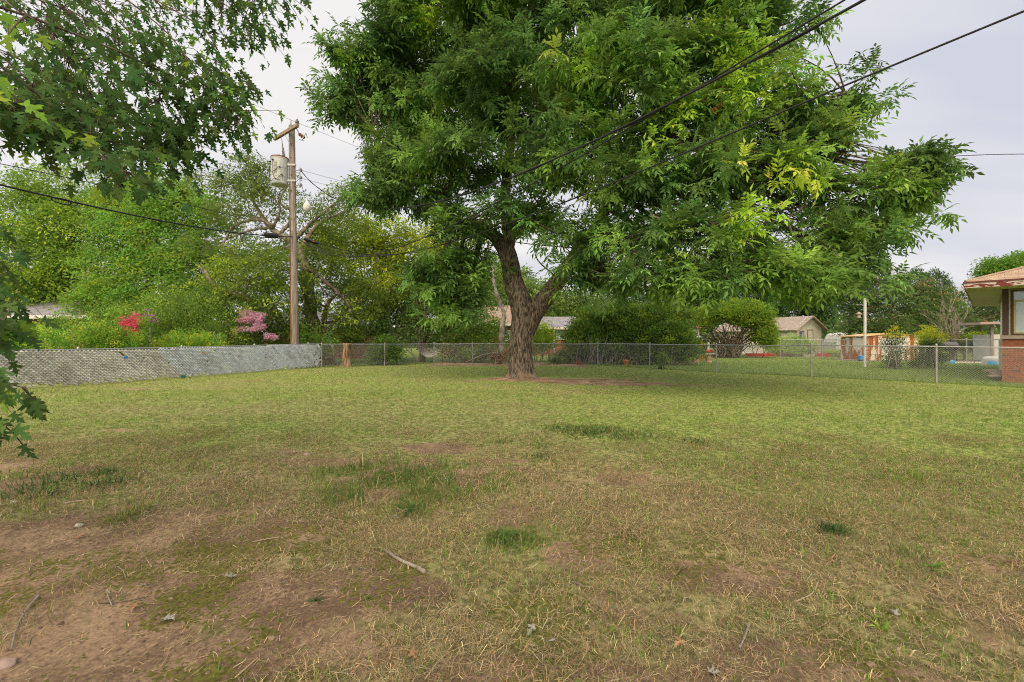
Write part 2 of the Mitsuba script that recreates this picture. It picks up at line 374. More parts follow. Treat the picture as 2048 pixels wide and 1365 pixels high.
# ---------------------------------------------------------------- turf: single blades
def blades(rng, x, y, h, w, lean, col, segs=2, az=None):
    n = len(x)
    z = ground_z(x, y) - 0.004
    az = rng.uniform(0, 2 * np.pi, n) if az is None else az
    d = np.stack([np.cos(az), np.sin(az), 0 * az], 1)
    s = np.stack([-np.sin(az + 0.6 * rng.normal(0, 1, n)), np.cos(az), 0 * az], 1) * (w / 2)[:, None]
    base = np.stack([x, y, z], 1)
    up = np.array([0, 0, 1.0])
    L = h[:, None]
    ln = np.sin(lean)[:, None]; cs = np.cos(lean)[:, None]
    tip = base + L * (d * ln + up * cs)
    if segs == 1:
        V = np.stack([base - s, base + s, tip], 1).reshape(-1, 3)
        f = np.arange(3 * n).reshape(-1, 3)
        return V, f, np.repeat(col, 3, 0)
    l2 = 0.55 * lean
    mid = base + 0.55 * L * (d * np.sin(l2)[:, None] + up * np.cos(l2)[:, None])
    V = np.stack([base - s, base + s, mid - 0.8 * s, mid + 0.8 * s, tip], 1).reshape(-1, 3)
    f = (np.array([[0, 1, 3], [0, 3, 2], [2, 3, 4]])[None] + 5 * np.arange(n)[:, None, None]).reshape(-1, 3)
    return V, f, np.repeat(col, 5, 0)

def turf_colour(rng, x, y):
    g = greenness(x, y)
    n = len(x)
    live = rng.uniform(0, 1, n) < 0.16 + 0.74 * g
    dark = np.zeros(n)
    for cx, cy, rx, ry, rot, w in GREEN[:5]:
        dark = np.maximum(dark, ell(x, y, cx, cy, rx, ry, rot, 0.8))
    lc = vary(rng, (0.188, 0.290, 0.060), n, 0.24, 0.12)
    lc = lc * (1 - dark[:, None] * 0.75) + vary(rng, (0.065, 0.14, 0.032), n, 0.2, 0.1) * dark[:, None] * 0.75
    out = (fence_y(x) + 0.2 < y)[:, None]
    lc = np.where(out, vary(rng, (0.19, 0.30, 0.065), n, 0.2, 0.1), lc)
    dc = vary(rng, (0.36, 0.295, 0.165), n, 0.30, 0.06)
    return np.where(live[:, None], lc, dc), live, dark

rng = np.random.default_rng(4)
turf = MB()
straw = MB()
for a, b, rho in ((0.9, 3.0, 2900), (3.0, 5.0, 2300), (5.0, 8.0, 1500), (8.0, 12.0, 800), (12.0, 18.0, 330), (18.0, 28.0, 150), (28, 46, 35)):
    n = int(rho * 1.125 * 1.2 * (b * b - a * a))
    y = np.sqrt(rng.uniform(a * a, b * b, n)); x = rng.uniform(-1.125, 1.125, n) * 1.2 * y
    bb = bare(x, y)
    keep = rng.uniform(0, 1, n) < (1.0 - 0.93 * sstep(0.05, 0.9, bb)) * (0.5 + 0.5 * sstep(0.3, 0.6, N2(x, y, 6.0, 41, 2)))
    lf = np.interp(y, [0, 12.3, 22.6], [-17.0, -12.9, -9.4])
    keep &= (x > lf) | (y < 6)
    keep &= ~((y > 22.6) & (x < 7)) | (y < fence_y(x) + 2.5)
    x, y = x[keep], y[keep]
    col, live, dark = turf_colour(rng, x, y)
    m = len(x)
    wide = 0.0024 + 0.00050 * y
    flat = (~live) & (rng.uniform(0, 1, m) < (0.6 if b <= 5 else 0.2 if b <= 8 else 0.0))
    hgt = rng.gamma(5, 1 / 5, m) * (0.026 + 0.014 * live + 0.060 * dark) * np.where(flat, 1.7, 1.0) * (0.55 + 0.9 * sstep(.35, .65, N2(x, y, 7.0, 43, 2)))
    lean = np.where(flat, rng.uniform(1.2, 1.5, m), np.abs(rng.normal(0.6, 0.4, m)))
    out = fence_y(x) + 0.2 < y
    hgt = np.where(out, hgt * 1.9, hgt)
    # longer uncut grass along the foot of the fence
    edge = np.abs(fence_y(x) - y + 0.2) < 0.35 + 0.15 * rng.normal(0, 1, m)
    hgt = np.where(edge & (x > 2.5), hgt * 2.4, hgt)
    seg = 2 if b <= 5 else 1
    for sel, mb in ((live | ~flat, turf), (flat & ~live, straw)):
        mb.add(*blades(rng, x[sel], y[sel], hgt[sel], wide[sel] * rng.uniform(0.6, 1.4, sel.sum()), lean[sel], col[sel], seg))

def strands(rng, n, x, y, z, L, az, w, col, curl=0.25, rise=0.006):
    "thin bent straws lying on the ground, two segments each"
    d = np.stack([np.cos(az), np.sin(az), rng.normal(0.0, 0.10, n)], 1)
    sd = np.stack([-np.sin(az), np.cos(az), 0 * az], 1)
    bend = sd * (rng.normal(0, curl, n) * L)[:, None]
    s = sd * w[:, None]
    b0 = np.stack([x, y, z + 0.003], 1)
    mid = b0 + d * L[:, None] * 0.5 + bend + np.array([0, 0, 1]) * rng.uniform(0, 2 * rise, (n, 1))
    tip = b0 + d * L[:, None]
    V = np.stack([b0 - s, b0 + s, mid - s, mid + s, tip], 1).reshape(-1, 3)
    f = (np.array([[0, 1, 3], [0, 3, 2], [2, 3, 4]])[None] + 5 * np.arange(n)[:, None, None]).reshape(-1, 3)
    return V, f, np.repeat(col, 5, 0)
# straws lying loose over the bare soil
n = 12000
y = np.sqrt(rng.uniform(1.0, 30, n)); x = rng.uniform(-1.3, 1.3, n) * y
straw.add(*strands(rng, n, x, y, ground_z(x, y), rng.gamma(2.2, 0.018, n) + 0.012, rng.normal(0.5, 0.9, n), rng.uniform(0.0005, 0.0014, n) + 0.00012 * y, vary(rng, (0.36, 0.275, 0.15), n, 0.38, 0.08)))

# matted thatch: small mats of fine strands and stubble, laid over the near lawn again and again
def mat_of(seed, ns, nb, live, tone):
    r = np.random.default_rng(seed)
    mb = MB()
    rad = 0.24 * np.sqrt(r.uniform(0, 1, ns)); th = r.uniform(0, 6.283, ns)
    lv = r.uniform(0, 1, ns) < live * .35
    c = vary(r, (0.32, 0.255, 0.150), ns, 0.5, 0.08) * tone
    c[lv] = vary(r, (0.15, 0.185, 0.045), int(lv.sum()), .25, .12)
    mb.add(*strands(r, ns, rad * np.cos(th), rad * np.sin(th), 0.002 + 0 * rad, r.gamma(2.5, 0.017, ns) + .012, r.uniform(0, 6.283, ns), r.uniform(0.0004, 0.0009, ns), c, 0.3, 0.009))
    rad = 0.23 * np.sqrt(r.uniform(0, 1, nb)); th = r.uniform(0, 6.283, nb)
    lv = r.uniform(0, 1, nb) < live
    c = vary(r, (0.33, 0.265, 0.155), nb, 0.45, 0.08) * tone
    c[lv] = vary(r, (0.155, 0.20, 0.043), int(lv.sum()), .28, .14)
    V, f, cc = blades(r, rad * np.cos(th), rad * np.sin(th), r.gamma(4, .25, nb) * .026, r.uniform(.0012, .003, nb), np.abs(r.normal(.7, .4, nb)), c, 1)
    V[:, 2] -= np.repeat(ground_z(rad * np.cos(th), rad * np.sin(th)), 3)
    mb.add(V, f, cc)
    return mb
MATS = [mat_of(400 + i, 300, 260, lv, tn) for i, (lv, tn) in enumerate(((.12, 1.3), (.25, 1.1), (.5, 1.25), (.8, 1.25), (.14, .95), (.9, 1.2)))]
for i, mb in enumerate(MATS):
    scene[f'thatch_{i}'] = {'type': 'shapegroup', 'mat': ply(mb.mesh(), 'mat_blade', color=np.vstack(mb.C))}
rr = np.random.default_rng(55)
N_ = 1500
y = np.sqrt(rr.uniform(1.0, 49, N_)); x = rr.uniform(-1.3, 1.3, N_) * y
bb, gg_n = bare(x, y), greenness(x, y) + rr.normal(0, .16, N_)
kk = 0
for i in range(N_):
    dens = 1 - sstep(.1, .75, bb[i])
    if rr.uniform() > (0.10 + 0.90 * dens) * (1 - .92 * sstep(3.6, 7.0, y[i])): continue
    g = gg_n[i]
    v = int(rr.choice([0, 4, 1])) if g < .32 else int(rr.choice([1, 2])) if g < .55 else int(rr.choice([2, 3])) if g < .8 else int(rr.choice([3, 5]))
    e = .12
    z = float(ground_z(x[i], y[i])); zx = (float(ground_z(x[i] + e, y[i])) - z) / e; zy = (float(ground_z(x[i], y[i] + e)) - z) / e
    a = rr.uniform(0, 6.283); s = rr.uniform(.75, 1.25) * (1 + .05 * y[i])
    M = np.eye(4); M[:3, 0] = [1, 0, zx]; M[:3, 1] = [0, 1, zy]; M[:3, 3] = [x[i], y[i], z]
    Rz = np.array([[math.cos(a), -math.sin(a), 0, 0], [math.sin(a), math.cos(a), 0, 0], [0, 0, 1, 0], [0, 0, 0, 1]])
    kk += 1
    scene[f'thatch__{kk:05d}'] = {'type': 'instance', 'to_world': T(M @ Rz @ np.diag([s, s, s, 1])), 'group': {'type': 'ref', 'id': f'thatch_{v}'}}
_used.add('thatch')
tag('thatch', 'matted fine thatch of straw and stubble in the near lawn', kind='stuff')
put('lawn_grass', turf, 'mat_blade', label='patchy mown lawn of green and tan grass blades', kind='stuff')
put('dead_grass', straw, 'mat_litter', label='dry straw coloured grass lying over the bare soil', kind='stuff')

# crumbs and clods of soil on the bare patches
rc = np.random.default_rng(91)
for i in range(3):
    b_ = icosphere(subdivisions=1); v = np.array(b_.vertices)
    v = v * (1 + .7 * (meshkit.noise(v * 1.5 + 3 * i, i)[:, None] - .5)) * [1, .85, .62]
    mat(f'mat_clod_{i}', ((0.21, 0.150, 0.102), (0.27, 0.20, 0.14), (0.14, 0.10, 0.07))[i], .97, .05)
    scene[f'clod_{i}'] = {'type': 'shapegroup', 'mesh': ply((v, np.array(b_.faces)), f'mat_clod_{i}')}
n = 9000
y = np.sqrt(rc.uniform(1.0, 36, n)); x = rc.uniform(-1.3, 1.3, n) * y
ok = rc.uniform(0, 1, n) < sstep(.12, .75, bare(x, y))
x, y = x[ok], y[ok]; z = ground_z(x, y)
for i in range(len(x)):
    r_ = float(min(.002 + rc.gamma(1.3, .0028), .018)); a = rc.uniform(0, 6.28)
    M = np.array([[math.cos(a) * r_, -math.sin(a) * r_, 0, x[i]], [math.sin(a) * r_, math.cos(a) * r_, 0, y[i]], [0, 0, r_, z[i] + .1 * r_], [0, 0, 0, 1]])
    scene[f'soil_crumbs__{i + 1:05d}'] = {'type': 'instance', 'to_world': T(M), 'group': {'type': 'ref', 'id': f'clod_{rc.integers(0, 3)}'}}
_used.add('soil_crumbs'); tag('soil_crumbs', 'loose crumbs of soil on the bare patches', kind='stuff')
# ---------------------------------------------------------------- foliage builders
RH_V = np.array([[0, 0, 0], [0.45, 0.5, 0.10], [1, 0, -0.12], [0.45, -0.5, 0.10]])
RH_F = np.array([[0, 2, 1], [0, 3, 2]])

def lobes3(lobes):
    out = []
    for l in lobes:
        px, py, rx, ry, d = l[:5]
        k = d / F
        dep = l[5] if len(l) > 5 else 0.85 * max(rx, ry) * k
        out.append((P(px, py, d), np.array([rx * k, dep, ry * k])))
    return out

def shell_points(rng, lob, density, lo=0.5, rag=0.72):
    "points in the outer shell of the lobes, density per square metre of surface; -> position, outward direction"
    ps, os_ = [], []
    for c, r in lob:
        a = 4 * np.pi * ((r[0] * r[1]) ** 1.6 / 3 + (r[0] * r[2]) ** 1.6 / 3 + (r[1] * r[2]) ** 1.6 / 3) ** (1 / 1.6)
        n = max(4, int(a * density))
        d = unit(rng.normal(0, 1, (n, 3)))
        k = lo + (1.06 - lo) * rng.uniform(0, 1, (n, 1)) ** 0.6
        k = k * (1 - rag / 2 + rag * meshkit.noise(d * 2.1 + c, 3)[:, None])
        ps.append(c + d * r * k); os_.append(unit(d / r))
    return np.vstack(ps), np.vstack(os_)

def leaf_clumps(rng, ctr, out, per, rad, L, W, base, flat=0.5, droop=0.35, upright=0.0, var=0.2, hue=0.14, young=None, youngfrac=0.0, zmin=0.02, leafvar=0.1):
    "simple leaves in loose clumps"
    n = len(ctr)
    cc = vary(rng, base, n, var, hue)
    if young is not None:
        y = rng.uniform(0, 1, n) < youngfrac
        cc[y] = vary(rng, young, int(y.sum()), 0.18, 0.1)
    ctr2, out2, col = np.repeat(ctr, per, 0), np.repeat(out, per, 0), np.repeat(cc, per, 0)
    N = n * per
    o = rng.normal(0, 1, (N, 3)) * rad * np.array([1, 1, flat]) * 0.62
    o[:, 2] -= droop * (o[:, 0] ** 2 + o[:, 1] ** 2) / rad
    if upright:
        t = rng.uniform(0, 1, N)
        o = o * (1 - 0.75 * upright) + upright * t[:, None] * rad * 1.9 * unit(out2 + [0, 0, 1.4])
    pos = ctr2 + o
    d = unit(o * [1, 1, .5] / rad + 0.6 * out2 + rng.normal(0, 0.55, (N, 3)) + [0, 0, -droop + 1.3 * upright])
    nr = unit(0.55 * out2 + np.array([0, 0, 0.8]) + rng.normal(0, 0.5, (N, 3)))
    s = rng.uniform(0.7, 1.25, N)
    sc = np.stack([s * L, s * W, s * L], 1)
    keep = pos[:, 2] > zmin
    return scatter(RH_V, RH_F, frames(d, nr)[keep], pos[keep], sc[keep], np.clip(LEAF_RT * col * np.exp(rng.normal(0, leafvar, (N, 1))), 0, .9)[keep])

_ncl = [0]
def foliage(rng, key, ctr, out, per, rad, L, W, base, flat, droop, upright, var, hue, young, youngfrac, m, nvar=7):
    "a few leafy clumps of this plant's own colours, each placed many times, turned and scaled"
    groups = []
    for v in range(nvar):
        c = vary(rng, base, 1, var, hue)[0]
        yg = young is not None and v >= nvar - max(1, round(nvar * youngfrac))
        if yg: c = vary(rng, young, 1, .15, .06)[0]
        o = unit(np.array([[0.5 * math.cos(v * 2.4), 0.5 * math.sin(v * 2.4), 0.75]]))
        V, Fc, C = leaf_clumps(rng, np.zeros((1, 3)), o, per, rad, L, W, c, flat, droop, upright, 0.0001, 0.0001, zmin=-1e9, leafvar=0.09)
        _ncl[0] += 1
        scene[f'clump_{_ncl[0]}'] = {'type': 'shapegroup', 'leaves': ply((V, Fc), m, color=C)}
        groups.append(f'clump_{_ncl[0]}')
    ny = max(1, round(nvar * youngfrac)) if young is not None else 0
    for i in range(len(ctr)):
        if ny and rng.uniform() < youngfrac:
            v = rng.integers(nvar - ny, nvar)
        else:
            v = rng.integers(0, nvar - ny)
        a = rng.uniform(0, 6.283); s_ = rng.uniform(.8, 1.2)
        # lean the clump with the crown's surface
        k = out[i] * [.45, .45, 0]
        M = np.eye(4)
        M[:3, :3] = np.array([[1, 0, k[0]], [0, 1, k[1]], [-k[0], -k[1], 1]]) @ np.array([[math.cos(a), -math.sin(a), 0], [math.sin(a), math.cos(a), 0], [0, 0, 1]]) * s_
        M[:3, 3] = ctr[i]
        scene[f'{key}__{i + 1:05d}'] = {'type': 'instance', 'to_world': T(M), 'group': {'type': 'ref', 'id': groups[v]}}
    _used.add(key)

def limb_path(a, b, rng, sag=0.12, up=0.25, n=7):
    a, b = np.asarray(a, float), np.asarray(b, float)
    L = np.linalg.norm(b - a)
    m = (a + b) / 2 + np.array([0, 0, up * L * 0.5]) + rng.normal(0, sag * L * 0.5, 3)
    t = np.linspace(0, 1, n)[:, None]
    return (1 - t) ** 2 * a + 2 * t * (1 - t) * m + t ** 2 * b

def tree(name, label, cat, lobes, trunk, seed, leaf=(0.16, 0.075), base=(0.07, 0.12, 0.025), dens=1.6, per=34, rad=0.55, bark='mat_bark', group=None, young=None, youngfrac=0.0,
         lo=0.45, droop=0.35, flat=0.5, upright=0.0, var=0.20, hue=0.08, twigs=60, leafm='mat_leaf_soft', crown='crown', limbs=True, extra_limbs=()):
    "trunk: list of (point, radius); limbs run from its upper part to the lobes and on to the clumps"
    rng = np.random.default_rng(seed)
    k = thing(name, label, cat, group)
    lob = lobes3(lobes)
    ctr, out = shell_points(rng, lob, dens * 2.0, lo)
    ok = ctr[:, 2] > 0.1
    ctr, out = ctr[ok], out[ok]
    wood = MB()
    if trunk:
        pts = spline([p for p, r in trunk], 14)
        rr = np.interp(np.linspace(0, 1, len(pts)), np.linspace(0, 1, len(trunk)), [r for p, r in trunk])
        rr = rr * np.where(np.arange(len(pts)) == 0, 1.35, 1)
        put('trunk', tube(pts, rr, 10), bark, k, smooth=True)
        starts, sr = pts[len(pts) // 3:], rr[len(pts) // 3:]
        if limbs:
            for c, r in lob:
                i = int(np.argmin(np.linalg.norm(starts - c, axis=1) + 0.8 * np.maximum(0, starts[:, 2] - c[2] + 0.3)))
                q = limb_path(starts[i], c, rng)
                wood.tube(q, np.linspace(sr[i] * 0.55, 0.025, len(q)), 6)
                near = np.argsort(np.linalg.norm((ctr - c) / r, axis=1))
                near = rng.choice(near[:max(8, len(near) // max(1, len(lob)))], max(1, twigs // len(lob)))
                for j in near:
                    s = q[rng.integers(len(q) // 2, len(q))]
                    w = limb_path(s, ctr[j], rng, 0.2, 0.1, 5)
                    wood.tube(w, np.linspace(0.028, 0.008, len(w)), 4)
    for pts, r0, r1 in extra_limbs:
        q = spline(pts, 16)
        wood.tube(q, np.linspace(r0, r1, len(q)), 8)
    if wood.n:
        put('limbs', wood, bark, k, smooth=True)
    foliage(rng, f'{k}__{crown}', ctr, out, per, rad * 0.78, leaf[0], leaf[1] * 1.15, base, flat, droop, upright, var, hue, young, youngfrac, leafm)
    return k, ctr, out, rng

# ---------------------------------------------------------------- the great pecan on the lawn
def compound_leaf(pairs, bend, seed):
    r = np.random.default_rng(seed)
    V, Fc, n = [], [], 0
    def at(t):
        return np.array([t, 0.06 * math.sin(3 * t) * (seed % 3 - 1), -bend * t * t]), unit(np.array([1, 0, -2 * bend * t]))
    rach = [at(t)[0] for t in (0, 0.55, 1.0)]
    for a, b in zip(rach, rach[1:]):
        V += [a + [0, .007, 0], a - [0, .007, 0], b + [0, .005, 0], b - [0, .005, 0]]
        Fc += [[n, n + 1, n + 3], [n, n + 3, n + 2]]; n += 4
    def leaflet(p, d, L, W):
        nonlocal n
        d = unit(d); s = unit(np.cross([0, 0, 1], d)); u = np.cross(d, s)
        V.extend([p, p + d * L * .40 + s * W / 2 + u * L * .07, p + d * L - [0, 0, .12 * L], p + d * L * .40 - s * W / 2 + u * L * .07])
        Fc.extend([[n, n + 2, n + 1], [n, n + 3, n + 2]]); n += 4
    for i in range(pairs):
        t = 0.26 + 0.70 * i / pairs
        p, tg = at(t)
        for sgn in (-1, 1):
            L = (0.36 + 0.12 * t) * r.uniform(0.85, 1.15)
            leaflet(p, tg * r.uniform(.6, 1.0) + np.array([0, sgn * 1.0, r.uniform(-.45, .05)]), L, L * 0.40)
    p, tg = at(1.0)
    leaflet(p, tg + [0, 0, -.1], 0.48, 0.19)
    return np.array(V), np.array(Fc)
CLEAF = [compound_leaf(4, 0.14, 1), compound_leaf(3, 0.30, 2), compound_leaf(4, 0.22, 3), compound_leaf(3, 0.16, 4)]

def shoots(rng, ctr, axis, per, L, col, Ljit=0.25, reach=0.4):
    "leafy shoot tips: compound leaves set round an axis, drooping"
    n = len(ctr); N = n * per
    k = np.tile(np.arange(per), n)
    az = k * 2.4 + np.repeat(rng.uniform(0, 6.28, n), per)
    a = np.repeat(unit(axis), per, 0)
    u = unit(np.cross(a, [0.31, 0.2, 0.93])); w = np.cross(a, u)
    rad = u * np.cos(az)[:, None] + w * np.sin(az)[:, None]
    t = (k + rng.uniform(0, 1, N)) / per
    pos = np.repeat(ctr, per, 0) + a * ((t - 0.7) * reach)[:, None]
    d = unit(a * (0.30 + 0.7 * t)[:, None] + rad * (1.1 - 0.4 * t)[:, None] + rng.normal(0, .18, (N, 3)) + [0, 0, -0.12])
    nr = unit(np.array([0, 0, 1.0]) + 0.35 * a + rng.normal(0, 0.28, (N, 3)))
    R = frames(d, nr)
    s = L * rng.uniform(1 - Ljit, 1 + Ljit, N)
    c = np.clip(LEAF_RT * np.repeat(col, per, 0) * np.exp(rng.normal(0, 0.24, (N, 1))), 0, .9)
    mb = MB()
    var = rng.integers(0, len(CLEAF), N)
    for i, (tv, tf) in enumerate(CLEAF):
        m = var == i
        mb.add(*scatter(tv, tf, R[m], pos[m], s[m], c[m]))
    return mb

PEC = [(745, 120, 95, 120, 15.5), (700, 200, 62, 60, 15.2), (770, 300, 72, 70, 15.0), (850, 180, 120, 130, 15.8), (820, 370, 95, 70, 14.8), (760, 395, 62, 36, 14.6), (930, 320, 110, 90, 14.0), (880, 20, 150, 110, 15.0),
       (1010, 150, 140, 120, 13.6), (1050, -40, 180, 120, 14.0), (1130, 300, 120, 100, 12.6), (1050, 420, 90, 56, 13.2), (930, 440, 70, 40, 14.4), (1180, 110, 150, 120, 12.4), (1290, -30, 170, 120, 12.2), (1330, 150, 140, 120, 11.6),
       (1280, 330, 130, 100, 11.6), (1200, 470, 110, 62, 12.0), (1450, 40, 130, 110, 11.6), (1560, 40, 74, 90, 11.8), (1480, 200, 110, 100, 11.2), (1440, 340, 110, 90, 10.8), (1600, 190, 92, 80, 11.4), (1690, 175, 56, 62, 11.6),
       (1570, 330, 120, 80, 10.7), (1700, 370, 110, 62, 10.6), (1780, 375, 80, 52, 10.8), (1825, 325, 46, 26, 11.0), (1735, 450, 76, 50, 10.6), (1640, 470, 110, 70, 10.3), (1500, 470, 120, 76, 10.2), (1360, 470, 110, 72, 10.6),
       (1290, 548, 84, 46, 10.6), (1400, 540, 80, 40, 10.2), (1530, 535, 90, 38, 10.1), (1650, 540, 80, 34, 10.4), (1700, 525, 50, 40, 10.6), (1180, 545, 66, 36, 12.6), (880, 520, 76, 74, 14.9), (915, 560, 60, 60, 15.0), (905, 610, 56, 46, 15.0), (940, 520, 50, 60, 15.4), (860, 575, 56, 60, 15.2), (932, 590, 50, 60, 15.6), (1650, 280, 54, 44, 11.2), (1000, 250, 90, 70, 15.5),
       # the far side and the top, which shade the middle
       (1000, 60, 260, 150, 18.5), (1250, 220, 220, 140, 18.0), (1400, 420, 160, 90, 17.5), (800, 260, 110, 120, 18.5), (1180, 470, 130, 60, 17.0), (1080, -260, 300, 170, 15.5), (1400, -230, 220, 150, 13.5), (820, -170, 170, 130, 16.5), (1500, 250, 150, 130, 15.0)]
rp = np.random.default_rng(12)
pec = thing('pecan_tree', 'great spreading pecan tree with forked trunk standing on bare soil in the lawn', 'tree')
plob = [(c_, np.maximum(r_ - 0.42, 0.3 * r_)) for c_, r_ in lobes3(PEC)]
# trunk and the two leaders, with buttressed foot
def ridged(pts, rad, n, seed, flare=0.0):
    v, f = tube(pts, rad, n, cap=True)
    c = np.repeat(np.asarray(pts), n, 0)
    m = len(c)
    dd = v[:m] - c
    rr = np.linalg.norm(dd, axis=1, keepdims=True)
    ang = np.tile(np.arange(n) / n * 2 * np.pi, len(pts))
    q = np.stack([np.cos(ang) * 2.2, np.sin(ang) * 2.2, c[:, 2] * 0.5], -1)
    rel = 0.16 * (meshkit.fbm(q * 1.3, 3, seed) - 0.5) + 0.10 * (meshkit.fbm(np.stack([np.cos(ang) * 9, np.sin(ang) * 9, c[:, 2] * 2.2], -1), 3, seed + 1) - 0.5)
    foot = flare * np.exp(-np.maximum(c[:, 2], 0) / 0.22) * (0.55 + 0.45 * np.cos(ang * 5 + 1.0 + seed)) 
    v[:m] = c + dd * (1 + rel + foot)[:, None]
    return v, f
b0 = G(1043, 15.2, -0.08)
def Q(px, py, d=15.2): return P(px, py, d)
tr = spline([b0, Q(1042, 735), Q(1041, 700), Q(1044, 660), Q(1047, 630), Q(1040, 600), Q(1027, 565), Q(1021, 530), Q(1012, 500), Q(1000, 482)], 60)
put('trunk', ridged(tr, np.interp(np.linspace(0, 1, len(tr)), [0, .08, .25, .5, .56, .66, .8, 1], [0.50, 0.42, 0.385, 0.40, 0.37, 0.32, 0.29, 0.27]), 72, 3, 0.50), 'mat_pecan_bark', pec, smooth=True)
wood = MB()
rl = spline([Q(1043, 700), Q(1054, 658), Q(1072, 622), Q(1095, 590, 15.0), Q(1122, 555, 14.6), Q(1150, 515, 14.0), Q(1190, 460, 13.4), Q(1230, 380, 12.8), Q(1290, 270, 12.2)], 40)
wood.add(*ridged(rl, np.interp(np.linspace(0, 1, len(rl)), [0, .13, .3, .5, 1], [0.26, 0.32, 0.31, 0.26, 0.10]), 40, 8))
l1 = spline([Q(1008, 492), Q(985, 470), Q(955, 452), Q(915, 440, 15), Q(870, 400, 14.8), Q(820, 350, 14.8)], 24)
wood.add(*ridged(l1, np.linspace(0.24, 0.07, len(l1)), 24, 5))
l2 = spline([Q(1012, 505), Q(1018, 470, 15.1), Q(1010, 400, 15.2), Q(1020, 300, 15.0), Q(1030, 180, 14.6), Q(1060, 20, 14.2), Q(1090, -200, 14)], 30)
wood.add(*ridged(l2, np.linspace(0.25, 0.06, len(l2)), 24, 6))
hubs = np.vstack([rl[14:], l1[8:], l2[6:]])
# boughs carry flat tiers of shoots with dark gaps between the tiers
tier, tout = shell_points(rp, plob[:-9], 0.98, 0.52, 0.5)
per_t = 7
pout = np.repeat(tout, per_t, 0)
spread = rp.normal(0, 1, (len(pout), 3)) * np.array([0.40, 0.40, 0.15])
spread[:, 2] -= 0.32 * (spread[:, 0] ** 2 + spread[:, 1] ** 2)
pctr = np.repeat(tier, per_t, 0) + spread
pout = unit(pout * .6 + unit(spread * [1, 1, .4]) * .8)
pc2, po2 = shell_points(rp, plob[-9:], 1.1, 0.5)
pctr, pout = np.vstack([pctr, pc2]), np.vstack([pout, po2])
for c, r in plob:
    i = int(np.argmin(np.linalg.norm(hubs - c, axis=1) + rp.uniform(0, 0.8)))
    w = limb_path(hubs[i], c - [0, 0, .15], rp, 0.08, 0.0, 9)
    wood.tube(w, np.linspace(0.075, 0.03, 9), 7)
    near = np.argsort(np.linalg.norm((pctr - c) / r, axis=1))[:90]
    for j in rp.choice(near, 14):
        s = limb_path(w[rp.integers(4, 9)], pctr[j], rp, 0.22, 0.1, 6)
        wood.tube(s, np.linspace(0.024, 0.006, 6), 5)
for pts, r0 in (([Q(1120, 560), Q(1075, 520), Q(1068, 480)], .03), ([Q(1045, 548), Q(1060, 545), Q(1080, 548)], .012),
                ([P(1300, 430, 10.3), P(1330, 440, 10.2), P(1370, 432, 10.2), P(1400, 445, 10.1)], .03), ([P(1590, 480, 10), P(1575, 440, 10), P(1600, 420, 10.1), P(1620, 395, 10.2)], .035)):
    q = spline(pts, 10); wood.tube(q, np.linspace(r0, r0 * .5, len(q)), 6)
put('limbs', wood, 'mat_pecan_bark', pec, smooth=True)
# the scar of a lost branch on the left leader
a = np.linspace(0, 2 * np.pi, 15)
sc0 = Q(1018, 560, 14.88)
put('branch_scar', tube(sc0 + np.stack([0.085 * np.cos(a), 0.03 * np.cos(a) - 0.01, 0.075 * np.sin(a) + 0.05 * np.cos(a)], -1), 0.026, 6, cap=False), 'mat_pecan_bark', pec, smooth=True, label='rolled bark ring round an old pruning scar')
ok = pctr[:, 2] > 1.9
for c_ in (Q(1062, 560, 14.7), Q(1090, 590, 14.6), Q(1112, 600, 14.0)):          # the open fork
    ok &= np.linalg.norm(pctr - c_, axis=1) > 0.85
pctr, pout = pctr[ok], pout[ok]
n = len(pctr)
pax = unit(pout + rp.normal(0, 0.35, (n, 3)) + [0, 0, 0.25])
fr = rp.uniform(0, 1, n)
yng, near_young = np.zeros(n, bool), np.zeros(n, bool)
# shoots of new yellow-green growth, in groups on the sunny side
for px, py, d, rr in ((1175, 165, 11.6, .55), (1345, 250, 10.9, .5), (1300, 290, 11.0, .4), (1480, 130, 10.6, .7), (1480, 200, 10.6, .4), (1560, 160, 10.7, .4), (1550, 185, 10.7, .3), (1600, 330, 9.8, .55), (1540, 320, 9.9, .35), (1470, 350, 10.0, .4), (1520, 420, 9.4, .5), (1490, 440, 9.4, .45), (1400, 20, 11.2, .6), (1170, 370, 11.8, .45), (860, 30, 14.0, .5), (1620, 430, 9.7, .3), (1560, 290, 10, .3), (1360, 490, 9.9, .3), (1500, 90, 10.9, .5)):
    yng |= np.linalg.norm(pctr - P(px, py, d), axis=1) < rr * 1.0 * rp.uniform(.6, 1.25, n)
    near_young |= np.linalg.norm(pctr - P(px, py, d), axis=1) < rr * 1.9
pc = vary(rp, (0.064, 0.118, 0.033), n, 0.26, 0.06)
lighter = (meshkit.noise(pctr * 0.9, 9) > 0.54) | near_young
pc[lighter] = vary(rp, (0.105, 0.178, 0.038), int(lighter.sum()), 0.22, 0.07)
put('crown', shoots(rp, pctr[~yng], pax[~yng], 11, 0.345, pc[~yng]), 'mat_leaf', pec)
put('young_leaves', shoots(rp, pctr[yng], pax[yng], 7, 0.34, vary(rp, (0.20, 0.30, 0.036), int(yng.sum()), 0.18, 0.05)), 'mat_leaf_soft', pec, label='clusters of new yellow green leaves')
dd = [P(1445, 185, 10.6), P(1425, 205, 10.6), P(1300, 140, 11.3), P(735, 5, 15)]
put('withered_leaves', shoots(rp, np.array(dd), np.tile([[0.1, -0.3, -1.0]], (4, 1)), 3, 0.2, vary(rp, (0.12, 0.055, 0.022), 4, .1, .05)), 'mat_leaf_soft', pec, label='a few withered red brown leaves')
print('pecan clumps', n, 'young', yng.sum())

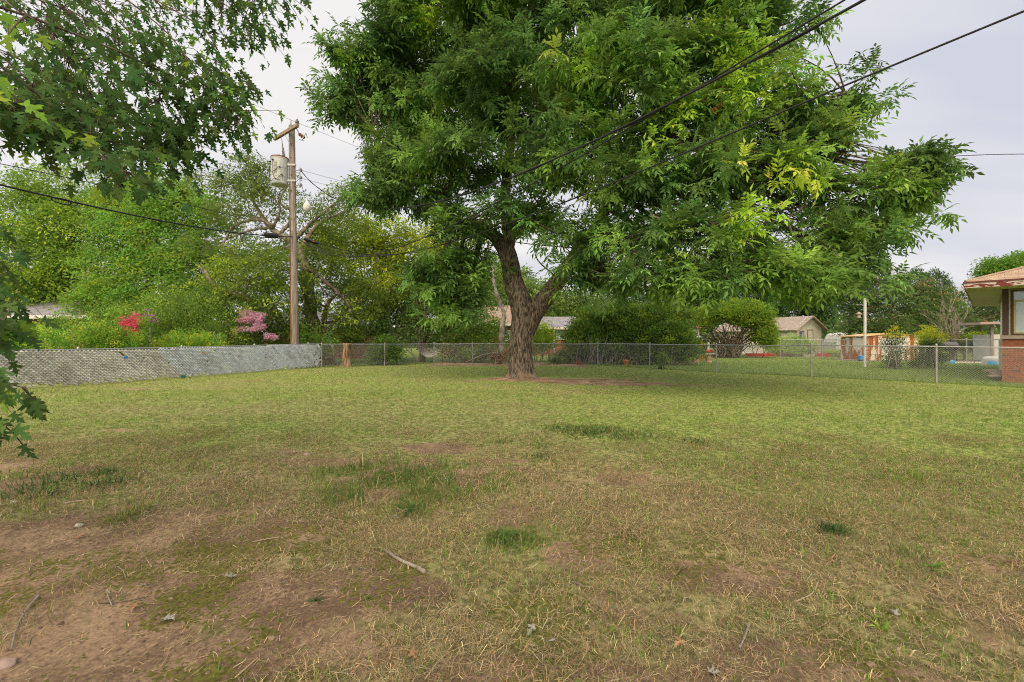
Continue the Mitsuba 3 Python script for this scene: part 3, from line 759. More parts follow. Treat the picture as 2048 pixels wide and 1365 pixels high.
# ---------------------------------------------------------------- silver maple reaching in from the left
half = [(0, 0), (-.03, .12), (.0, .34), (.10, .25), (.15, .15), (.27, .25), (.35, .44), (.46, .55), (.44, .39), (.53, .37), (.46, .24), (.39, .10), (.53, .12), (.61, .25), (.70, .21), (.67, .13), (.80, .14), (.82, .07), (1, 0)]
outl = half + [(x, -y) for x, y in half[-2:0:-1]]
mv2, mf = triangulate_polygon(Polygon(outl), engine='earcut')
MAP_V = np.column_stack([mv2[:, 0], mv2[:, 1] * 0.95, 0.10 * np.abs(mv2[:, 1]) - 0.24 * mv2[:, 0] ** 2])
MAP_V2 = np.column_stack([mv2[:, 0], mv2[:, 1] * 0.8, 0.28 * np.abs(mv2[:, 1]) - 0.4 * mv2[:, 0] ** 2])
MAP_F = np.asarray(mf)
rm = np.random.default_rng(31)
maple = thing('maple_tree', 'maple tree overhead on the left with deeply cut leaves hanging on drooping twigs', 'tree')
mtw = MB(); mlv = MB(); mly = MB()
# drooping twigs: 3D polylines given by photo direction and distance, and how many leaves hang on each
TW = [([(-220, -120, 5.0), (60, -60, 4.8), (330, -40, 4.6), (470, 10, 4.4), (560, 45, 4.3)], 170, .26), ([(250, -90, 4.4), (420, 0, 4.3), (500, 50, 4.2), (535, 80, 4.2)], 110, .20), ([(300, -60, 4.9), (450, -40, 4.8), (570, -10, 4.7), (590, 15, 4.7)], 110, .20),
      ([(60, -80, 4.0), (230, 40, 3.9), (320, 130, 3.8), (345, 220, 3.7), (330, 300, 3.7), (345, 350, 3.7)], 300, .22), ([(250, 0, 4.0), (360, 90, 3.9), (420, 170, 3.8), (460, 230, 3.8), (505, 275, 3.8)], 260, .20), ([(330, 20, 4.2), (440, 90, 4.1), (490, 190, 4.1), (520, 190, 4.1)], 90, .14),
      ([(360, 160, 3.9), (390, 240, 3.8), (375, 290, 3.8), (400, 320, 3.8)], 130, .16), ([(-60, -40, 3.6), (90, 60, 3.4), (170, 150, 3.3), (215, 230, 3.2), (245, 270, 3.2)], 230, .26), ([(-120, 40, 3.3), (20, 130, 3.2), (120, 220, 3.1), (190, 280, 3.0), (225, 320, 2.9)], 200, .20),
      ([(190, 280, 3.0), (232, 340, 2.5), (258, 362, 2.4), (290, 372, 2.4)], 44, .09), ([(-140, 100, 3.0), (-20, 180, 2.9), (60, 225, 2.9), (100, 250, 2.8), (135, 265, 2.8)], 150, .15), ([(-150, 200, 2.9), (-60, 240, 2.8), (20, 245, 2.8), (55, 262, 2.8)], 110, .13),
      ([(0, 0, 4.6), (150, 40, 4.5), (260, 110, 4.4), (250, 180, 4.3)], 190, .34), ([(-80, 80, 4.4), (80, 150, 4.3), (160, 220, 4.2), (190, 270, 4.2)], 170, .28), ([(60, -60, 5.4), (200, 20, 5.3), (420, 50, 5.2)], 220, .40), ([(-100, -60, 5.2), (100, 20, 5.0), (140, 100, 5.0)], 200, .42),
      ([(-260, 330, 2.4), (-120, 410, 2.3), (-50, 450, 2.3), (-60, 500, 2.2), (-25, 560, 2.2), (-10, 600, 2.2)], 120, .12), ([(-160, 480, 2.3), (-90, 540, 2.2), (-60, 600, 2.1), (0, 640, 2.1), (40, 655, 2.1)], 120, .10), ([(-200, 420, 2.6), (-80, 480, 2.5), (-80, 560, 2.5), (-55, 630, 2.5)], 80, .13),
      ([(-240, 640, 1.9), (-120, 690, 1.85), (-20, 740, 1.8), (50, 765, 1.8), (92, 775, 1.8)], 34, .075), ([(-160, 700, 1.85), (-60, 780, 1.8), (10, 830, 1.75), (40, 845, 1.75), (60, 850, 1.75)], 20, .06),
      ([(-200, -140, 1.9), (-60, -60, 1.7), (20, 10, 1.6), (70, 40, 1.55)], 13, .11), ([(-220, 40, 1.8), (-100, 90, 1.6), (-30, 130, 1.5), (20, 150, 1.45)], 11, .09), ([(-220, 120, 1.9), (-80, 165, 1.6), (10, 190, 1.5)], 8, .07)]
bright = {21: 0.6, 22: 0.5, 23: 0.5}
for i, (pts, nl, spread) in enumerate(TW):
    nl = int(nl * (1.2 if pts[0][2] > 2.7 else 0.95))
    if i < 16:
        pts = [(a_ - 26, b_ - 24, c_) for a_, b_, c_ in pts]; spread *= .85
    elif i < 21:
        pts = [(a_ - (34 if i < 19 else 46), b_, c_) for a_, b_, c_ in pts]
    q = spline([P(*p) for p in pts], 18)
    mtw.tube(q, np.linspace(0.007 if pts[0][2] > 2.5 else 0.005, 0.002, len(q)), 5)
    t = rm.uniform(0.22, 1, nl) ** 0.8
    at = np.stack([np.interp(t, np.linspace(0, 1, len(q)), q[:, k]) for k in range(3)], 1)
    tg = unit(np.stack([np.interp(t, np.linspace(0, 1, len(q)), np.gradient(q, axis=0)[:, k]) for k in range(3)], 1))
    off = rm.normal(0, 1, (nl, 3)) * spread * (0.75, 0.9, 0.6)
    off[:, 2] -= np.abs(rm.normal(0, 0.4, nl)) * spread
    pos = at + off
    for j in range(0, nl, 5):
        mtw.tube(limb_path(at[j], pos[j], rm, 0.15, 0.2, 4), np.linspace(0.0045, 0.0018, 4), 3)
    d = unit(tg * 0.35 + off / (np.linalg.norm(off, axis=1, keepdims=True) + .01) * 0.6 + rm.normal(0, 0.35, (nl, 3)) + [0.22, 0, -0.85])
    nr = unit(rm.normal(0, 0.55, (nl, 3)) + [0.1, -0.65, 0.75])
    R = frames(d, nr)
    size = rm.uniform(0.060, 0.105, nl)
    size = size * (0.88 if pts[0][2] < 2.0 else 1)
    col = vary(rm, (0.042, 0.080, 0.024), nl, 0.28, 0.12)
    yl = rm.uniform(0, 1, nl) < bright.get(i, 0.05)
    col[yl] = vary(rm, (0.12, 0.205, 0.027), int(yl.sum()), 0.25, 0.1)
    v2 = rm.uniform(0, 1, nl) < 0.5
    for m, tv in ((v2, MAP_V), (~v2, MAP_V2)):
        mlv.add(*scatter(tv, MAP_F, R[m], pos[m], size[m], LEAF_RT * col[m]))
        # leaf stalks
    pet = pos - R[:, 0] * (size * 0.55)[:, None] + [0, 0, 0.01]
    for j in range(nl):
        if pts[0][2] < 3.2 and j % 2 == 0:
            mtw.tube([pet[j], pos[j]], [0.0016, 0.0012], 3)
# boughs that carry the twigs: from the stem behind the camera's left shoulder
stem = [G(-350, 3.2, 0), np.array([-4.1, 2.6, 1.6]), np.array([-4.0, 2.5, 3.4])]
stem = [np.array([-4.6, 1.2, -0.05]), np.array([-4.55, 1.25, 1.6]), np.array([-4.4, 1.3, 3.6]), np.array([-4.2, 1.5, 5.2])]
tq = spline(stem, 14)
put('trunk', tube(tq, np.linspace(0.24, 0.14, len(tq)), 14), 'mat_gray_bark', maple, smooth=True)
for i, (pts, nl, spread) in enumerate(TW):
    w = limb_path(tq[min(len(tq) - 1, 8 + i % 6)], P(*pts[0]), rm, 0.12, 0.12, 8)
    mtw.tube(w, np.linspace(0.016 if i < 19 else 0.009, 0.006, 8), 6)
put('twigs', mtw, 'mat_bark', maple, smooth=True)
# what hangs above and beside the frame keeps the near lawn in shade
n = 2600
pos = np.stack([rm.uniform(-8.0, -1.2, n), rm.uniform(-3.0, 5.5, n), rm.uniform(4.2, 7.0, n)], 1)
keep = (pos[:, 2] > 1.3 + 0.80 * pos[:, 1]) & (np.hypot(pos[:, 0] + 4.5, pos[:, 1] - 1.2) < 4.2)
pos = pos[keep]; n = len(pos)
R = frames(rm.normal(0, 1, (n, 3)) + [0, 0, -.6], rm.normal(0, .5, (n, 3)) + [0, 0, 1])
mlv.add(*scatter(MAP_V, MAP_F, R, pos, rm.uniform(0.10, 0.16, n), LEAF_RT * vary(rm, (0.048, 0.088, 0.026), n, .2, .1)))
put('crown', mlv, 'mat_leaf', maple)
# ---------------------------------------------------------------- chain-link fences
def chain(mb, a, b, h0, h1, pitch=0.068, r=0.0026, z0=0.03):
    "diamond mesh between two posts: two crossing families of straight wires"
    a, b = np.array(a, float), np.array(b, float)
    L = np.linalg.norm((b - a)[:2])
    u = (b - a) / L
    nrm = np.array([-u[1], u[0], 0.0])
    za, zb = float(ground_z(*a[:2])), float(ground_z(*b[:2]))
    hh = (h0 + h1) / 2
    s0 = np.arange(-math.ceil(hh / pitch) * pitch, L, pitch)
    for sg in (1, -1):
        lo = np.clip(s0, 0, L); hi = np.clip(s0 + hh, 0, L)
        ok = hi - lo > 0.01
        l, h_, st = lo[ok], hi[ok], s0[ok]
        zl, zh = l - st, h_ - st                       # 0..hh along the wire
        if sg < 0:
            l, h_ = L - l, L - h_
        def pt(s, z):
            t = (s / L)[:, None]
            base = za + (zb - za) * t[:, 0]
            return a[None, :2] * (1 - t) + b[None, :2] * t, base + z0 + z * (h0 + (h1 - h0) * t[:, 0] - z0 - 0.03) / hh
        p, z1_ = pt(l, zl); q, z2_ = pt(h_, zh)
        A = np.column_stack([p, z1_]) + nrm * 0.003 * sg
        B = np.column_stack([q, z2_]) + nrm * 0.003 * sg
        d = unit(B - A); w = np.cross(d, nrm)
        ring = [nrm * r + 0 * w, -0.5 * r * nrm + 0.87 * r * w, -0.5 * r * nrm - 0.87 * r * w]
        V = np.stack([A + k for k in ring] + [B + k for k in ring], 1).reshape(-1, 3)
        f = np.array([[0, 1, 4], [0, 4, 3], [1, 2, 5], [1, 5, 4], [2, 0, 3], [2, 3, 5]])
        mb.add(V, (f[None] + 6 * np.arange(len(A))[:, None, None]).reshape(-1, 3))

def post_mesh(x, y, h, r=0.03, lean=(0, 0)):
    z = float(ground_z(x, y))
    mb = MB()
    top = np.array([x + lean[0], y + lean[1], z + h])
    mb.tube([[x, y, z - 0.1], top], [r, r], 10)
    v, f = lathe([(r * 1.15, 0), (r * 1.2, 0.02), (r * 0.8, 0.05), (0.004, 0.062)], 10)
    mb.add(v + top, f)
    return mb

# the plain fence along the back and right
rail_h = 1.14
fk = thing('chain_link_fence', 'bare galvanised chain link fence closing the lawn at the back and right', 'fence')
pts = []
POSTS = [(-9.42, 22.5), (-6.8, 24.3), (-4.55, 26.6), (-2.3, 26.55), (0.05, 26.5), (2.4, 26.4), (4.5, 23.85), (6.5, 21.5), (8.45, 18.8), (10.8, 16.4), (13.2, 14.15), (15.5, 11.75), (17.7, 9.6)]
mesh = MB()
for i, (x, y) in enumerate(POSTS):
    put('post', post_mesh(x, y, 1.17, 0.034 if i in (0, 5) else 0.029, (0.01 * math.sin(i * 2.1), 0.012 * math.cos(i * 1.3))), 'mat_galv', fk, smooth=40)
for i, (a, b) in enumerate(zip(POSTS, POSTS[1:])):
    za, zb = float(ground_z(*a)), float(ground_z(*b))
    t = np.linspace(0, 1, 7)[:, None]
    line = np.array([*a, za + rail_h]) * (1 - t) + np.array([*b, zb + rail_h]) * t
    line[:, 2] += -0.012 * np.sin(np.pi * t[:, 0]) * (i % 3)
    put('top_rail', tube(line, 0.021, 8), 'mat_galv', fk, smooth=40)
    chain(mesh, [*a, 0], [*b, 0], rail_h, rail_h)
put('wire_mesh', mesh, 'mat_wire', fk, kind='stuff')

# the far fence behind the neighbour's yard
fk2 = thing('chain_link_fence', 'far chain link fence beyond the neighbours rusty shed and grill', 'fence')
FP = [G(1560, 34), G(1645, 32.5), G(1700, 31), G(1790, 30.4), G(1880, 29), G(1933, 27.5), G(2005, 26), G(2080, 24.5)]
mesh = MB()
for p in FP:
    put('post', post_mesh(p[0], p[1], 1.42, 0.034), 'mat_galv', fk2, smooth=40)
for a, b in zip(FP, FP[1:]):
    za, zb = float(ground_z(a[0], a[1])), float(ground_z(b[0], b[1]))
    put('top_rail', tube([a + [0, 0, za + 1.38], b + [0, 0, zb + 1.38]], 0.026, 8), 'mat_galv', fk2, smooth=40)
    chain(mesh, a, b, 1.38, 1.38, 0.09, 0.003)
put('wire_mesh', mesh, 'mat_wire', fk2, kind='stuff')

# the fence on the left, its mesh woven full of metal slats
fk3 = thing('slat_fence', 'chain link fence woven full of silvery metal slats along the left side', 'fence')
A, B = np.array([-14.6, 7.6]), np.array([-9.42, 22.5])
L = float(np.linalg.norm(B - A)); u2 = (B - A) / L
u3, n3 = np.array([*u2, 0]), np.array([u2[1], -u2[0], 0])          # n3 points to the lawn
def top_at(s):
    return np.interp(s, [0, 5, L], [1.01, 1.05, 1.17])
rs = np.random.default_rng(8)
pitch = 0.098
I, J = np.meshgrid(np.arange(int(2 * L / pitch)), np.arange(0, 26), indexing='ij')
I, J = I.ravel(), J.ravel()
m = (I + J) % 2 == 0
I, J = I[m], J[m]
sI, zJ = I * pitch / 2, 0.07 + J * pitch / 2
keep = zJ < top_at(sI) - 0.035
# broken-out slats: short diagonal gaps, and a ragged lower edge
for s0, z0, ln in ((7.05, 0.97, 3), (10.2, 1.0, 1), (12.9, 1.02, 1)):
    for t in range(ln):
        keep &= ~((np.abs(sI - s0 - t * pitch / 2 * 1.0) < 0.03) & (np.abs(zJ - z0 + t * pitch / 2) < 0.05))
keep &= ~((rs.uniform(0, 1, len(I)) < 0.010) | ((zJ < 0.12) & (rs.uniform(0, 1, len(I)) < 0.35)) | ((sI > L - 0.5) & (rs.uniform(0, 1, len(I)) < 0.22)))
sI, zJ, I, J = sI[keep], zJ[keep], I[keep], J[keep]
gzz = ground_z(A[0] + u2[0] * sI, A[1] + u2[1] * sI)
n = len(sI)
ctr = np.column_stack([A[0] + u2[0] * sI, A[1] + u2[1] * sI, gzz + zJ])
hw = pitch / 2 * 0.92
side = rs.normal(0, 0.005, n)
bulge = 0.02 * (meshkit.fbm(np.stack([sI * 0.9, zJ * 1.5, 0 * sI], -1), 3, 4) - 0.5) * 2
fold = 0.028 + rs.normal(0, 0.004, n)
# each visible diamond of a slat is bent over the wire: it bows out across the middle, head and foot tuck in behind
V = np.stack([ctr + u3 * -hw + n3 * (side + bulge + fold)[:, None], ctr + np.array([0, 0, -hw]) + n3 * bulge[:, None], ctr + u3 * hw + n3 * (-side + bulge + fold)[:, None], ctr + np.array([0, 0, hw]) + n3 * bulge[:, None]], 1).reshape(-1, 3)
f = (np.array([[0, 1, 2], [0, 2, 3]])[None] + 4 * np.arange(n)[:, None, None]).reshape(-1, 3)
diag = sI + zJ                                       # slats run diagonally: an older, duller lot and a newer one
newer = sstep(9.05, 9.12, diag)
per = meshkit.noise(np.stack([np.floor((I + J) / 2) * 0.9, 0 * sI, 0 * sI], -1), 3)   # one tone per slat
old_c = np.array([0.76, 0.75, 0.70]); new_c = np.array([0.75, 0.80, 0.86])
col = old_c * (1 - newer[:, None]) + new_c * newer[:, None]
col = col * (0.84 + 0.3 * per[:, None]) * np.exp(rs.normal(0, 0.10, (n, 1)))
st = sstep(0.63, 0.72, meshkit.fbm(np.stack([sI * 1.6, zJ * 2.0, 0 * sI], -1), 3, 12))[:, None]
col = col * (1 - 0.22 * st) + 0.22 * st * np.array([0.40, 0.33, 0.24])
# the lower run of each strip, passing behind its neighbour
h2 = pitch / 2 * 1.0
Vb = np.stack([ctr + u3 * -h2, ctr + np.array([0, 0, -h2]), ctr + u3 * h2, ctr + np.array([0, 0, h2])], 1).reshape(-1, 3) - n3 * 0.034
V = np.vstack([V, Vb]); f = np.vstack([f, f + 4 * n])
put('slats', (V, f), 'mat_slat', fk3, kind='stuff', color=np.tile(np.repeat(np.clip(col, 0.02, 0.9), 4, 0), (2, 1)), label='diagonal metal slats, dull on the left and brighter on the right')
for s in np.arange(0.05, L + .1, 2.98):
    x, y = A + u2 * min(s, L - 0.12) - n3[:2] * 0.05
    put('post', post_mesh(x, y, float(top_at(s)) + 0.02, 0.029), 'mat_galv', fk3, smooth=40)
t = np.linspace(0, L, 30)
rail = np.column_stack([A[0] + u2[0] * t - n3[0] * .02, A[1] + u2[1] * t - n3[1] * .02, ground_z(A[0] + u2[0] * t, A[1] + u2[1] * t) + top_at(t) - 0.005])
put('top_rail', tube(rail, 0.02, 8), 'mat_galv', fk3, smooth=40)
mesh = MB()
for i in range(5):
    s0, s1 = L * i / 5, L * (i + 1) / 5
    chain(mesh, [*(A + u2 * s0 + n3[:2] * 0.02), 0], [*(A + u2 * s1 + n3[:2] * 0.02), 0], float(top_at(s0)), float(top_at(s1)), pitch, 0.0022)
put('wire_mesh', mesh, 'mat_wire', fk3, kind='stuff')
def scrap(name, s, z, size, m, label):
    p = np.array([A[0] + u2[0] * s, A[1] + u2[1] * s, float(ground_z(*(A + u2 * s))) + z]) + n3 * 0.03
    v = np.array([[-.5, 0, -.4], [.1, .1, -.5], [.5, 0, -.1], [.2, .12, .1], [.45, .0, .45], [-.2, .14, .3], [-.5, .02, .2]]) * size
    w = p + v[:, :1] * u3 + v[:, 1:2] * n3 + v[:, 2:3] * [0, 0, 1]
    f = [[0, 1, 3], [1, 2, 3], [3, 2, 4], [0, 3, 5], [3, 4, 5], [0, 5, 6]]
    put(name, (np.vstack([w, w - n3 * 0.004]), np.vstack([f, np.array(f)[:, ::-1] + 7])), m, label=label, cat='litter')
scrap('plastic_scrap', 7.2, 0.80, 0.10, 'mat_blue', 'blue plastic scrap caught in a gap of the slat fence')
scene['mat_green_plastic'] = {'type': 'twosided', 'bsdf': {'type': 'principled', 'base_color': rgb(0.03, 0.20, 0.11), 'roughness': 0.5}}
scrap('plastic_scrap', 9.0, 0.06, 0.15, 'mat_green_plastic', 'green plastic scrap at the foot of the slat fence')
scrap('leaf_scrap', 9.75, 0.88, 0.11, 'mat_tan_wood', 'tan dry leaf stuck on the bright half of the slat fence')

# ---------------------------------------------------------------- utility pole and what hangs on it
pole_k = thing('utility_pole', 'weathered wooden utility pole behind the slat fence with one short crossarm', 'pole')
PB = G(590, 21.6); PX, PYY = PB[0], PB[1]
ptop = P(583.5, 252, 21.6)
def pp(py):
    "point on the pole's axis at a photo row"
    z = H - (py - CY) / F * PYY
    t = z / ptop[2]
    return np.array([PX + (ptop[0] - PX) * t, PYY, z])
zz = np.linspace(-0.3, ptop[2], 16)
ax = np.column_stack([PX + (ptop[0] - PX) * zz / ptop[2], 0 * zz + PYY, zz])
put('shaft', tube(ax, np.linspace(0.185, 0.135, 16), 16), 'mat_pole', pole_k, smooth=50)
arm_d = unit(P(598, 254, 21.0) - P(553, 281, 22.3)); arm_c = pp(262) - np.array([0, 0.2, 0])
RA = basis(arm_d)
a0, a1 = P(553, 282, 22.6) - [0, .2, 0], P(600, 254.5, 20.7) - [0, .2, 0]
ad = unit(a1 - a0); sd = unit(np.cross(ad, [0, 0, 1])); ud = np.cross(sd, ad)
put('crossarm', MB().box((0, -0.06, -0.075), (float(np.linalg.norm(a1 - a0)), 0.06, 0.075), np.array([ad, sd, ud]), a0), 'mat_arm_wood', pole_k)
mat('mat_arm_wood', lambda p, n, uv: mix([0.24, 0.18, 0.13], [0.42, 0.34, 0.26], fbm(p.x * 6, p.y * 6, p.z * 30, 3)), .9, .15)
put('brace', MB().tube([a0 * .55 + a1 * .45 - [0, 0.05, 0.05], pp(293) - [0, .15, 0]], [.014, .014], 6).tube([a0 * .25 + a1 * .75 - [0, .05, .05], pp(290) - [0, .15, 0]], [.014, .014], 6), 'mat_galv', pole_k)
put('conduit', tube([pp(690) + [-0.09, -0.17, -1], pp(560) + [-0.08, -0.165, 0], pp(430) + [-0.075, -0.16, 0], pp(370) + [-0.07, -0.15, 0]], 0.022, 8), 'mat_rust_plain', pole_k, smooth=True)
put('pole_pin', tube([ptop + [0, -.1, -0.2], ptop + [0, -.1, 0.22]], [0.035, 0.03], 8), 'mat_galv', pole_k, smooth=True)
INS = [(0.045, 0), (0.05, .03), (0.09, .04), (0.085, .07), (0.05, .08), (0.08, .10), (0.075, .13), (0.045, .15), (0.04, .20), (0.0, .21)]
def insulator(p, s=1.0):
    v, f = lathe(np.array(INS) * s, 12)
    return put('insulator', (v + p, f), 'mat_ceramic', pole_k, smooth=40)
insulator(a1 - ad * 0.08 + [0, 0, 0.075])
# rack for the low-voltage lines, on the right of the pole
rk = MB()
r0, r1 = P(600, 340, 21.5), P(600, 372, 21.5)
rk.tube([r0 + [0, 0, .1], r1 - [0, 0, .1]], [.02, .02], 6).tube([pp(343), r0], [.018, .018], 6).tube([pp(372), r1], [.018, .018], 6).tube([pp(372), (r0 + r1) / 2], [.014, .014], 6)
put('line_rack', rk, 'mat_galv', pole_k, smooth=40)
for py in (341, 356, 371):
    insulator(P(602, py, 21.5) - [0, 0, .06], 0.75)
for py in (292, 318, 352, 384, 440, 470, 530):
    put('bolt', tube([pp(py) + [0.02, -0.13, 0], pp(py) + [0.02, -0.20, 0]], [.022, .022], 6), 'mat_rust_plain', pole_k)

tf = thing('transformer', 'pale gray rust-topped transformer can hanging on the left of the utility pole', 'transformer')
tc = P(559.5, 345, 21.5); hgt = (371 - 318) / F * 21.5; rad = 0.375
v, f = lathe([(0, -hgt / 2), (rad * .93, -hgt / 2), (rad, -hgt / 2 + 0.03), (rad, hgt / 2 - .05), (rad * 1.03, hgt / 2 - .045), (rad * 1.03, hgt / 2)], 28)
put('tank', (v + tc, f), 'mat_canister', tf, smooth=40)
v, f = lathe([(rad * 1.05, hgt / 2), (rad * 1.05, hgt / 2 + .05), (rad * .8, hgt / 2 + .09), (0, hgt / 2 + .12)], 28)
put('lid', (v + tc, f), 'mat_rust_plain', tf, smooth=40)
v, f = lathe([(.05, 0), (.055, .1), (.075, .11), (.05, .14), (.07, .2), (.045, .23), (.065, .3), (.04, .33), (.05, .45), (.03, .5), (.012, 0.95), (0, 1.0)], 12)
put('bushing', (v @ np.array([[1, 0, 0], [0, 1, 0], [-0.12, 0, 1]]) + tc + [0.2, 0, hgt / 2 + .05], f), 'mat_ceramic', tf, smooth=40)
v, f = lathe([(.03, 0), (.045, .06), (.02, .12), (0, .13)], 8)
put('bushing', (v + tc + [-.02, 0, hgt / 2 + .1], f), 'mat_ceramic', tf, smooth=40)
for dx, dz in ((-.3, .42), (-.12, .45), (.17, .12), (.24, -.22)):
    dy = -math.sqrt(rad ** 2 - dx ** 2)
    put('terminal', tube([tc + [dx, dy + .02, dz], tc + [dx * 1.15, dy * 1.2, dz], tc + [dx * 1.2, dy * 1.25, dz - .05]], [.035, .03, .02], 8), 'mat_black', tf, smooth=True)
lead = MB()
for pts in ([(-.3, .42), (-.3, .0), (-.1, -.1), (.17, .12)], [(-.12, .45), (-.1, -.2), (.05, -.45), (.24, -.22)], [(-.3, .42), (-.38, 0), (-.3, -.5), (-.05, -.45), (.2, -.5)]):
    lead.tube(spline([tc + [x, -math.sqrt(max(.02, (rad * 1.15) ** 2 - x * x)), z] for x, z in pts], 16), .011, 5)
put('leads', lead, 'mat_cable', tf, smooth=True)
for z0 in (.3, -.45):
    put('hanger', MB().box((.3, -.06, z0), (.75, .06, z0 + .08), o=tc), 'mat_galv', tf)
put('plate', MB().box((-.05, -.012, -.25), (.07, .012, .25), o=tc + [-0.02, -rad - .008, .1]), 'mat_concrete', tf)

fc = thing('fuse_cutout', 'small brown fuse cutout hanging under the right end of the crossarm', 'fuse')
c0 = P(604, 272, 20.7)
v, f = lathe([(.03, 0), (.06, .03), (.035, .07), (.065, .1), (.035, .14), (.06, .18), (.03, .24)], 10)
Rf = np.array([[.6, 0, -.8], [0, 1, 0], [.8, 0, .6]])
put('body', ((v - [0, 0, .12]) @ Rf.T * 1.4 + c0 + [-.02, 0, 0], f), 'mat_rust_plain', fc, smooth=40)
put('fuse_tube', tube([c0 + [.02, -.05, -.22], c0 + [.2, -.05, .1]], .025, 8), 'mat_canister', fc, smooth=True)
put('bracket', MB().tube(spline([a1 - ad * .3, c0 + [-.22, 0, .28], c0 + [-.1, 0, .05]], 8), .016, 6).tube([c0 + [.2, -.05, .1], c0 + [.28, -.05, -.12]], .012, 5).tube([c0 + [-.1, -.05, -.2], c0 + [.12, -.05, -.24]], .014, 5), 'mat_black', fc, smooth=True)

lp = thing('street_lamp', 'white street lamp with ribbed globe on a curved arm fixed to the utility pole', 'street lamp')
lc = P(614, 413, 21.2)
put('arm', tube(spline([pp(430) + [.1, -.1, -.25], pp(425) + [.2, -.15, 0.05], P(603, 409, 21.3), P(610, 407, 21.2)], 16), .03, 8), 'mat_galv', lp, smooth=True)
v, f = lathe([(.05, .30), (.06, .2), (.13, .12), (.165, .05), (.17, 0.0)], 16); put('housing', (v + lc, f), 'mat_lamp', lp, smooth=40)
pr = [(.17, 0)]
for i in range(7):
    t = i / 6
    r = 0.18 * math.sqrt(max(0.02, 1 - (t * .85) ** 3))
    pr += [(r, -.02 - .2 * t), (r * .95, -.035 - .2 * t)]
v, f = lathe(pr + [(0, -.26)], 18); put('globe', (v + lc, f), 'mat_lamp', lp, smooth=30)

# ---------------------------------------------------------------- overhead cables: each in the upright plane between its two supports
def cable(name, label, p0, plan1, pix, r, m='mat_cable', cat='cable', n=48, ends=None):
    "p0: start (x, y); plan1: end (x, y); pix: photo rows and columns the cable passes"
    p0, p1 = np.array(p0[:2], float), np.array(plan1[:2], float)
    out = []
    for px, py in pix:
        k = (px - CX) / F
        t = (k * p0[1] - p0[0]) / ((p1[0] - p0[0]) - k * (p1[1] - p0[1]))
        x, y = p0 + t * (p1 - p0)
        out.append((t, H - (py - CY) / F * y))
    out.sort()
    t, z = np.array(out).T
    c = np.polyfit(t, z, min(len(t) - 1, 3 if len(t) > 5 else 2))
    tt = np.linspace(t[0], max(1.0, t[-1]) if ends is None else ends, n)
    pts = np.column_stack([p0[0] + tt * (p1[0] - p0[0]), p0[1] + tt * (p1[1] - p0[1]), np.polyval(c, tt)])
    k = put(name, tube(pts, r, 6), m, label=label, cat=cat, smooth=True)
    return k, pts
PP = (PX, PYY - .1)
lv = np.array([-.322, -.947])
LE = np.array(PP) + lv * 14
_, c1 = cable('cable', 'thick black communication cable sagging leftward from the utility pole', PP, LE, [(585, 474), (530, 472), (400, 455), (250, 428), (120, 398), (0, 370)], .026)
cable('cable', 'thinner black wire just above the thick cable left of the pole', PP, LE, [(585, 463), (480, 437), (340, 400), (210, 373), (0, 328)], .012)
cable('wire', 'topmost bare power line passing over the crossarm', np.array(PP) - lv * 16, LE, [(760, 311), (700, 291), (605, 249), (500, 205), (240, 96)], .008, 'mat_bare_wire')
cable('wire', 'upper bare line reaching left of the transformer', PP, LE, [(583, 341), (470, 309), (400, 292), (240, 246), (60, 190)], .008, 'mat_bare_wire')
cable('wire', 'middle bare line reaching left of the transformer', PP, LE, [(583, 357), (450, 331), (370, 310), (255, 290), (60, 240)], .008, 'mat_bare_wire')
cable('wire', 'lowest bare line reaching left of the transformer', PP, LE, [(583, 371), (450, 338), (350, 322), (240, 300), (60, 258)], .008, 'mat_bare_wire')
RE = np.array(PP) - lv * 16
for lab, rows in (('upper bare line running right from the pole rack', [(602, 341), (680, 362), (760, 385)]), ('lower bare line running right from the pole rack', [(602, 357), (680, 377), (760, 396)])):
    cable('wire', lab, PP, RE, rows, .008, 'mat_bare_wire')
_, c9 = cable('cable', 'black communication cable running right from the pole into the trees', PP, RE, [(592, 472), (628, 487), (690, 501), (760, 512), (800, 516)], .018)
cable('cable', 'thin black wire running right above the splice case', PP, RE, [(592, 461), (640, 473), (700, 487), (800, 505)], .010)
HR = (4.4, 4.4)
_, c2 = cable('cable', 'twisted service cable from the pole through the crown to upper right', PP, HR, [(602, 345), (655, 382), (740, 425), (805, 419), (900, 392), (1050, 341), (1320, 219), (1735, -2)], .016)
cable('cable', 'black cable just above the twisted cable at upper right', PP, (4.3, 4.6), [(594, 475), (800, 494), (870, 467), (1133, 329), (1320, 221), (1560, 77), (1690, 0)], .011)
cable('cable', 'single black cable crossing the crown to the right edge', PP, (7.2, 5.5), [(594, 475), (640, 500), (700, 515), (880, 488), (979, 458), (1201, 376), (1320, 331), (1760, 150), (2048, 14)], .015)
cable('cable', 'thin black wire leaving the crown at the right edge', PP, (15.5, 11.0), [(594, 480), (760, 520), (1000, 470), (1300, 403), (1500, 368), (1640, 348), (1890, 322), (2048, 298)], .009)
# second strand of the twisted service cable
th = np.linspace(0, 60, len(c2))
put('cable_strand', tube(np.column_stack([c2[:, 0] + .02 * np.cos(th), c2[:, 1] + .01, c2[:, 2] + .022 * np.sin(th)]), .010, 5), 'mat_cable', label='second strand wound round the twisted service cable', cat='cable', smooth=True)

